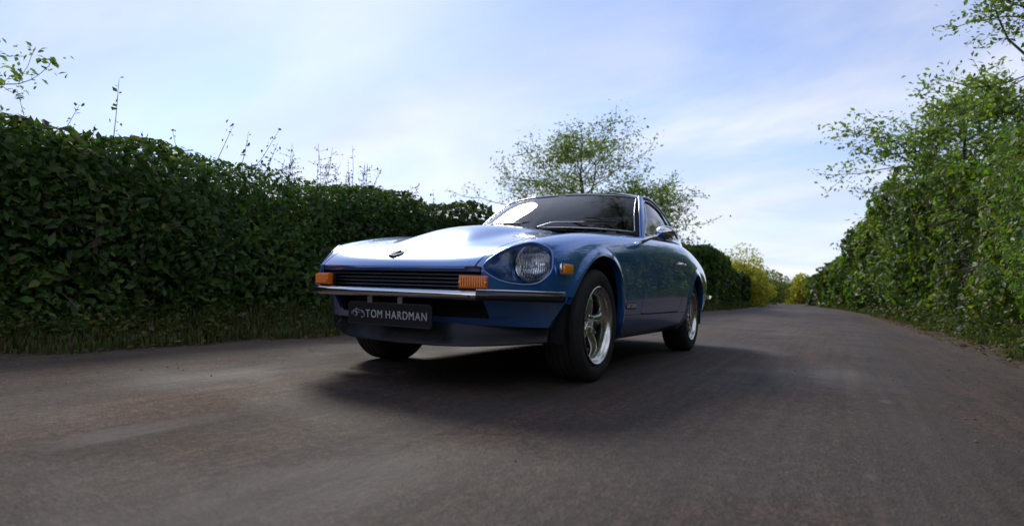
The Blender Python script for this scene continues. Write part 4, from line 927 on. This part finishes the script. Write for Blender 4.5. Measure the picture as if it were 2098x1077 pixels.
# windscreen: rows centre -> edge, columns base -> top
def wrow(yb, xb, zb, yt, xt, zt, bow=.012):
    o = []
    for t in (0, .25, .5, .75, 1):
        o.append((xb+(xt-xb)*t+bow*math.sin(PI*t)*1.0, yb+(yt-yb)*t, zb+(zt-zb)*t+bow*math.sin(PI*t)*1.2))
    return o
GW = [wrow(0, -.650, .915, 0, -1.175, 1.246), wrow(.18, -.655, .915, .15, -1.178, 1.246), wrow(.36, -.690, .911, .29, -1.192, 1.242), wrow(.52, -.755, .901, .42, -1.224, 1.234), wrow(.63, -.845, .889, .51, -1.270, 1.221), wrow(.690, -.925, .878, .563, -1.318, 1.208)]
WS = renorm(loft(GW, 40, 40)); WS = WS if WS.N[:, 0].mean() > 0 else WS.flip()
# roof: rows centre -> drip rail, columns header -> tail
rx = [-1.175, -1.27, -1.42, -1.64, -1.90, -2.20, -2.50, -2.80, -3.06]
rz = [1.246, 1.264, 1.280, 1.284, 1.264, 1.212, 1.125, 1.018, .910]
ez = [1.208, 1.216, 1.226, 1.220, 1.188, 1.130, 1.048, .960, .872]
ey = [.563, .572, .577, .577, .572, .563, .555, .535, .505]
GR = []
for f, xo, k in ((0, 0, 1), (.28, .003, .985), (.55, .018, .92), (.78, .045, .76), (.93, .100, .45), (1, .138, 0)):
    GR.append([(rx[i]-xo*(max(0, 1-i/2.5)), ey[i]*f, ez[i]+(rz[i]-ez[i])*k) for i in range(9)])
RF = renorm(loft(GR, 110, 40)); RF = RF if RF.N[:, 2].mean() > 0 else RF.flip()
# side: rows drip rail -> belt, columns A pillar -> tail
drip = np.array(GR[-1]); 
belt = [(-.945, .712, .874), (-1.05, .722, .882), (-1.2, .728, .890), (-1.5, .728, .905), (-1.80, .716, .918), (-2.10, .69, .926), (-2.42, .645, .915), (-2.76, .585, .885), (-3.06, .505, .862)]
GS = []
for t in (0, .12, .35, .6, .85, 1):
    row = []
    for i in range(9):
        a, b = drip[i].copy(), np.array(belt[i])
        p = a+(b-a)*t; p[1] += .022*math.sin(PI*t)*(1 if i < 7 else .4); row.append(p)
    GS.append(row)
# lean the first columns so they follow the A pillar
SD = renorm(loft(GS, 150, 44)); SD = SD if SD.N[:, 1].mean() > 0 else SD.flip()
def seglerp(pts, n): return spl(pts, n)
# window openings in side view (x,z)
DW = spl([(-1.015, .902), (-1.13, 1.005), (-1.255, 1.118), (-1.335, 1.182), (-1.45, 1.200), (-1.60, 1.190), (-1.735, 1.158), (-1.775, 1.05), (-1.80, .940), (-1.60, .922), (-1.25, .906)], 88, True)
QW = spl([(-1.835, .955), (-1.80, 1.06), (-1.775, 1.140), (-1.88, 1.105), (-2.02, 1.040), (-2.13, .970), (-2.02, .958)], 56, True)
fDW, fQW = sdf(DW, (0, 2)), sdf(QW, (0, 2))
dg, rest = SD.clip(fDW); qg, rest = rest.clip(fQW)
side_frame = rest
# rear hatch glass (in plan)
HG = spl([(-2.18, 0), (-2.18, .25), (-2.20, .42), (-2.32, .468), (-2.6, .45), (-2.84, .425), (-2.88, .3), (-2.88, 0), (-2.88, -.4), (-2.18, -.4)], 80, True)
fHG = sdf(HG, (0, 1)); hg, roof_h = RF.clip(fHG)
# windscreen glass with border
wfn = lambda P: np.maximum.reduce([np.abs(P[:, 1])-(.672-(P[:, 2]-.876)/.332*.124), P[:, 2]-(1.230-.028*(np.abs(P[:, 1])/.56)**2), .918-.020*(np.abs(P[:, 1])/.68)**2-P[:, 2]])
wg, wborder = WS.clip(wfn)
build('roof', both(roof_h), paint, car)
build('headliner', both(roof_h.offset(-.018).flip()), headliner, car)
for s in (0, 1):
    q = side_frame+side_frame.flange(.014); build('window_frame', q.mirror() if s else q, paint, car)
    q = side_frame.offset(-.016).flip(); build('inner_trim', q.mirror() if s else q, headliner, car)
    q = dg.offset(-.008); build('side_window', q.mirror() if s else q, pane, car)
    q = qg.offset(-.006); build('quarter_window', q.mirror() if s else q, pane, car)
build('windscreen', both(wg), pane, car)
build('windscreen_seal', both(wborder.offset(.001)), hood_seam, car)
build('rear_window', both(hg), pane, car)
def bl(pm, fn, tol=.004):
    out = []
    for l, cl in pm.loops():
        P = pm.V[l]
        if len(l) > 12: out.append((P, pm.N[l], cl))
    return max(out, key=lambda z: len(z[0]))
for s in (1, -1):
    k = np.array([1, s, 1])
    for pm, nm, r in ((dg, 'window_trim', .006), (qg, 'window_trim', .005)):
        P, Nn, cl = bl(pm, None); build(nm, tube_pm((P+Nn*.001)*k, r, 6, True, upv=(0, 1, 0)), chrome, car)
    # A pillar, drip rail
    ap = spl([APB+[.02, .01, -.02], APB*.5+APT*.5+[.008, .004, .012], APT, ], 20)
    pil = tube_pm(ap*k, .02, 12, flat=(.030, .016), upv=(.2, s*.9, .3)); build('windscreen_pillar', pil, paint, car)
    ap2 = (ap+np.array([-.030, .010, -.006]))*k; build('pillar_trim', tube_pm(ap2, .006, 6), chrome, car)
    dr = spl(drip[:8], 60); build('drip_rail', tube_pm((dr+[0, .004, .002])*k, .009, 8), paint, car)
# trim round the screen glass (thin bright line inside the rubber)
P, Nn, cl = bl(wg, None)
for s in (1, -1):
    k = np.array([1, s, 1]); Q = P[np.argsort(np.arctan2(P[:, 2]-1.05, P[:, 1]-.3))]; Q = Q[Q[:, 1] > .02]
    Q = Q[np.argsort(np.arctan2(Q[:, 2]-1.06, Q[:, 1]-.0))]
    build('screen_trim', tube_pm((Q+[.004, 0, .004])*k, .0035, 6), chrome, car)
# cowl grille strip and wipers
bm = bmesh.new()
cw = spl([(-.605, 0, .912), (-.615, .25, .892), (-.675, .50, .877), (-.77, .62, .874)], 24)
for s in (-1, 1):
    n = len(cw); a = [bm.verts.new((x+.015, s*y, z+.002)) for x, y, z in cw]; b = [bm.verts.new((x-.045, s*y, z+.008)) for x, y, z in cw]
    for i in range(n-1): bm.faces.new((a[i], a[i+1], b[i+1], b[i]))
bm_obj('cowl_grille', bm, matte_black, car, True)
def wiper(py, tipy, ptip):
    w = empty('wiper'); w.parent = car; w.location = (-.615, py, .905)
    a = np.array([0, 0, .012]); tip = np.array(ptip)-np.array([-.615, py, .905]); mid = a*.5+tip*.5+[.02, 0, .015]
    build('arm', tube_pm(spl([a, a*.7+tip*.3+[.018, 0, .018], mid, tip], 20), np.linspace(.008, .004, 19), 8), steel, w)
    d = np.array([.06, .24, -.03])*0
    bdir = np.array([-.02, (tipy-ptip[1]), 0.0]); ln = np.linalg.norm(bdir)
    b0 = tip-np.array([.02*0, .20, .012]); b1 = tip+np.array([-.03, .20, -.002])
    build('blade', tube_pm(spl([b0, tip+[.008, 0, .004], b1], 12), .0055, 6), matte_black, w)
    bm = bmesh.new(); bmesh.ops.create_cone(bm, segments=14, radius1=.018, radius2=.013, depth=.03, cap_ends=True); bm_obj('pivot', bm, matte_black, w, True)
wiper(.06, .3, (-.745, .38, .962)); wiper(-.42, -.2, (-.735, -.10, .968))

# ---- interior
bm = bmesh.new(); box(bm, (-1.9, 0, .30), (2.4, 1.36, .04)); box(bm, (-.70, 0, .58), (.04, 1.36, .58)); box(bm, (-2.75, 0, .60), (.9, 1.1, .30)); box(bm, (-2.2, 0, .52), (.30, 1.2, .34)); bm_obj('cabin_floor', bm, vinyl, car)
bm = bmesh.new(); box(bm, (-.94, 0, .80), (.34, 1.30, .13), bev=.04, seg=4); box(bm, (-1.02, .34, .84), (.22, .40, .10), bev=.04, seg=4); bm_obj('dashboard', bm, vinyl, car, True)
def seat(y):
    s = empty('seat'); s.parent = car; s.location = (-1.62, y, .40)
    def shell(pts, w, nm, th):
        V = []; 
        bm = bmesh.new()
        rows = []
        for (x, z, ww, t) in pts:
            r = []
            for k in range(16):
                a = 2*PI*k/16; cx = math.copysign(abs(math.cos(a))**.55, math.cos(a)); sy = math.copysign(abs(math.sin(a))**.55, math.sin(a))
                r.append(bm.verts.new((x+cx*t, sy*ww, z)))
            rows.append(r)
        for i in range(len(rows)-1):
            for k in range(16): bm.faces.new((rows[i][k], rows[i][(k+1) % 16], rows[i+1][(k+1) % 16], rows[i+1][k]))
        bm.faces.new(rows[0]); bm.faces.new(rows[-1][::-1]); bm_obj(nm, bm, vinyl, s, True, 60)
    shell([(.02, .10, .20, .05), (0, .18, .235, .06), (-.04, .32, .245, .06), (-.09, .46, .225, .05), (-.125, .54, .16, .045), (-.135, .58, .125, .045), (-.15, .66, .12, .045), (-.16, .70, .09, .035), (-.162, .712, .05, .02)], .5, 'backrest', .1)
    bm = bmesh.new(); box(bm, (.24, 0, .07), (.50, .50, .14), bev=.05, seg=4); bm_obj('cushion', bm, vinyl, s, True)
seat(.36); seat(-.36)
sw = empty('steering_wheel'); sw.parent = car; sw.location = (-1.12, .36, .815); sw.rotation_euler = (0, math.radians(-66), 0)
th = np.linspace(0, 2*PI, 40, endpoint=False); build('wheel_rim', tube_pm(np.stack([.185*np.cos(th), .185*np.sin(th), 0*th], 1), .013, 8, True), vinyl, sw)
for a in (90, 210, 330):
    bm = bmesh.new(); box(bm, (.09, 0, -.01), (.18, .03, .006), rot=Matrix.Rotation(math.radians(a), 3, 'Z'), bev=.001, seg=1); bm_obj('spoke', bm, matte_black, sw)
bm = bmesh.new(); bmesh.ops.create_cone(bm, segments=20, radius1=.045, radius2=.035, depth=.05, cap_ends=True); bm_obj('hub', bm, vinyl, sw, True)
bm = bmesh.new(); tube_bm(bm, [(-1.10, .36, .80), (-.85, .36, .72)], .03, 10); bm_obj('steering_column', bm, vinyl, car, True)
rm = empty('rear_view_mirror'); rm.parent = car; rm.location = (-1.26, -.05, 1.145)
bm = bmesh.new(); box(bm, (0, 0, 0), (.024, .24, .062), bev=.012, seg=3); bm_obj('mirror_shell', bm, vinyl, rm, True)
bm = bmesh.new(); tube_bm(bm, [(0, 0, .02), (.01, 0, .075)], .008, 8); bm_obj('stalk', bm, steel, rm, True)
for s in (-1, 1):
    bm = bmesh.new(); box(bm, (-1.25, s*.70, .60), (1.05, .03, .52), bev=.012); bm_obj('door_card', bm, vinyl, car, True)
    bm = bmesh.new(); box(bm, (-1.32, s*.30, 1.175), (.02, .36, .07), rot=None, bev=.008); bm_obj('sun_visor', bm, headliner, car, True)

# ---- door mirrors, handles, badges, rear bumper
dm = empty('door_mirror'); dm.parent = car; dm.location = (-.84, .757, .835)
build('stem', tube_pm(spl([(.03, .0, 0), (.01, .04, .018), (-.03, .070, .030), (-.045, .095, .045)], 20), np.linspace(.016, .009, 19), 10, flat=None), chrome, dm)
build('foot', tube_pm([(.075, -.004, -.006), (.03, .004, .004), (-.04, .004, .006)], [.006, .014, .006], 10), chrome, dm)
pm = lathe_pm([(.0001, .052), (.022, .048), (.042, .034), (.056, .012), (.058, -.006), (.055, -.012)], 36); pm.V = pm.V[:, [1, 0, 2]]*[1, 1.15, .82]+[-.052, .118, .058]; auto('mirror_shell', pm, chrome, dm, 50)
pm = lathe_pm([(.0001, -.008), (.055, -.010)], 36); pm.V = pm.V[:, [1, 0, 2]]*[1, 1.15, .82]+[-.052, .118, .058]; auto('mirror_glass', pm, white_reflector, dm, 50)
for s in (1, -1):
    par = [o for o in car.children if o.name.startswith('door') and o.type == 'MESH' and 'card' not in o.name][0 if s > 0 else 1]
    bm = bmesh.new(); tube_bm(bm, spl([(-1.60, s*.806, .722), (-1.62, s*.825, .725), (-1.68, s*.828, .725), (-1.725, s*.824, .724), (-1.742, s*.806, .722)], 20), .0105, 8); bm_obj('handle', bm, chrome, par, True)
    bm = bmesh.new(); box(bm, (-1.67, s*.803, .715), (.15, .012, .052), bev=.005); bm_obj('handle_cup', bm, chrome, par, True)
fb = empty('fender_badge'); fb.parent = car; fb.location = (-.385, .7925, .392)
letters('DATSUN', .036, .165, badge_silver, fb, Matrix(((-1, 0, 0, 0), (0, 0, 1, 0), (0, 1, 0, 0), (0, 0, 0, 1))), slant=.25, extr=.002)
bm = bmesh.new(); box(bm, (-.465, .7895, .403), (.20, .004, .038), bev=.001, seg=1); bm_obj('badge_plinth', bm, matte_black, car)
RB = spl([(-3.12, .765), (-3.26, .745), (-3.36, .68), (-3.40, .45), (-3.41, 0)], 40)
RBf = np.vstack([RB, RB[::-1][1:]*[1, -1]])
auto('rear_bumper', bumper_piece(RBf, .478, .042, .05), chrome, car, 50)

# ---- underbody and wheel wells
bm = bmesh.new(); box(bm, (-1.15, 0, .235), (1.5, 1.42, .06)); box(bm, (.0, 0, .32), (1.2, .86, .20)); box(bm, (-2.6, 0, .36), (1.2, .86, .20)); bm_obj('underbody', bm, dark_void, car)
for x0 in (0, WB):
    for s in (-1, 1):
        V = []; F = []; n = 28
        for k in range(n+1):
            a = math.radians(-12+204*k/n); 
            for y in (.44, .758): V.append((x0+.392*math.cos(a)*(1.1 if x0 == 0 and math.cos(a) > 0 else 1), s*y, .30+.372*math.sin(a)))
        for k in range(n): F.append((2*k, 2*k+1, 2*k+3, 2*k+2))
        F.append(tuple(2*k for k in range(n+1)))
        auto('wheel_well', PM(V, [], F), dark_void, car)

# ---- wheels
def tyre_profile():
    R, w = RT, .104
    pts = []
    # inner bead -> inner sidewall -> tread with grooves -> outer sidewall -> bead
    pts += [(.205, -.088), (.215, -.094), (.235, -.103), (.258, -.106), (.276, -.102), (.288, -.094), (.295, -.086)]
    gr = [-.052, -.018, .018, .052]
    y = -.080; pts.append((R-.0015, y))
    for g in gr:
        pts += [(R+.0-.25*abs(g)**2*.6, g-.0045), (R-.007, g-.0035), (R-.007, g+.0035), (R-.25*abs(g)**2*.6, g+.0045)]
    pts += [(R-.0015, .080), (.295, .086), (.288, .094), (.276, .102), (.258, .106), (.235, .103), (.224, .099), (.222, .1005), (.217, .0965), (.205, .090)]
    return pts
wheel0 = empty('wheel'); wheel0.parent = car
ty = auto('tyre', lathe_pm(tyre_profile(), 96), black_rubber, wheel0, 45)
rim = auto('rim', lathe_pm([(.192, -.095), (.209, -.092), (.209, -.086), (.192, -.075), (.178, -.05), (.176, .02), (.180, .040), (.190, .055), (.193, .078), (.196, .088), (.203, .093), (.209, .096), (.2095, .102), (.2055, .1045), (.200, .1015), (.1955, .094), (.193, .082), (.190, .072), (.183, .066), (.174, .063), (.166, .060), (.164, .050), (.166, .030), (.174, .0)], 96), alloy, wheel0, 40)
def spoke():
    """one broad rounded spoke, from the hub to the rim well"""
    rows = [(.030, .040, .052, .016), (.060, .034, .062, .020), (.095, .028, .074, .024), (.125, .030, .078, .024), (.150, .042, .070, .020), (.176, .060, .060, .016)]
    V = []; F = []; n = 14
    for r, hw, top, th in rows:
        for k in range(n):
            a = 2*PI*k/n; cx = math.copysign(abs(math.cos(a))**.8, math.cos(a)); sy = math.copysign(abs(math.sin(a))**.8, math.sin(a))
            V.append((hw*cx, top-th+th*sy, r))
    m = len(rows)
    # resample rows for a smooth shape
    A = np.array(V).reshape(m, n, 3); Bs, _ = bmat(m, 18); A = np.einsum('ar,rnk->ank', Bs, A); m = 18
    for i in range(m-1):
        for k in range(n): F.append((i*n+k, i*n+(k+1) % n, (i+1)*n+(k+1) % n, (i+1)*n+k))
    return PM(A.reshape(-1, 3), [], F)
spm = spoke()
for k in range(4):
    a = math.radians(17+90*k); c, s = math.cos(a), math.sin(a); q = PM(spm.V.copy(), [], spm.F); x, z = q.V[:, 0].copy(), q.V[:, 2].copy(); q.V[:, 0] = c*x+s*z; q.V[:, 2] = -s*x+c*z
    auto('spoke', q, alloy, rim, 60)
auto('hub', lathe_pm([(.0001, .080), (.020, .080), (.026, .077), (.029, .066), (.031, .054), (.056, .050), (.066, .044), (.070, .032), (.070, .0)], 40), alloy, rim, 35)
auto('centre_cap', lathe_pm([(.0001, .086), (.014, .086), (.020, .083), (.022, .076)], 28), matte_black, rim, 35)
for k in range(4):
    a = math.radians(62+90*k); bm = bmesh.new(); bmesh.ops.create_cone(bm, segments=6, radius1=.0105, radius2=.0095, depth=.026, cap_ends=True, matrix=Matrix.Translation((.047*math.cos(a), .062, .045*math.sin(a))) @ Matrix.Rotation(-PI/2, 4, 'X')); bm_obj('wheel_nut', bm, chrome, rim, True)
auto('brake_disc', lathe_pm([(.05, -.005), (.135, -.005), (.135, -.025), (.05, -.025)], 48, True), matte_black, wheel0, 35)
def copy_tree(o, par):
    c = o.copy(); COL.objects.link(c); c.parent = par
    for ch in o.children: copy_tree(ch, c)
    return c
spots = [(0, 1, 0, 4), (0, -1, 0, 4), (WB, 1, 52, 0), (WB, -1, 20, 0)]
src = None
for i, (x, s, rot, steer) in enumerate(spots):
    w = wheel0 if i == 0 else copy_tree(wheel0, car)
    w.location = (x, s*(YR-.104), RT); w.rotation_euler = (0, math.radians(rot), PI if s < 0 else 0)
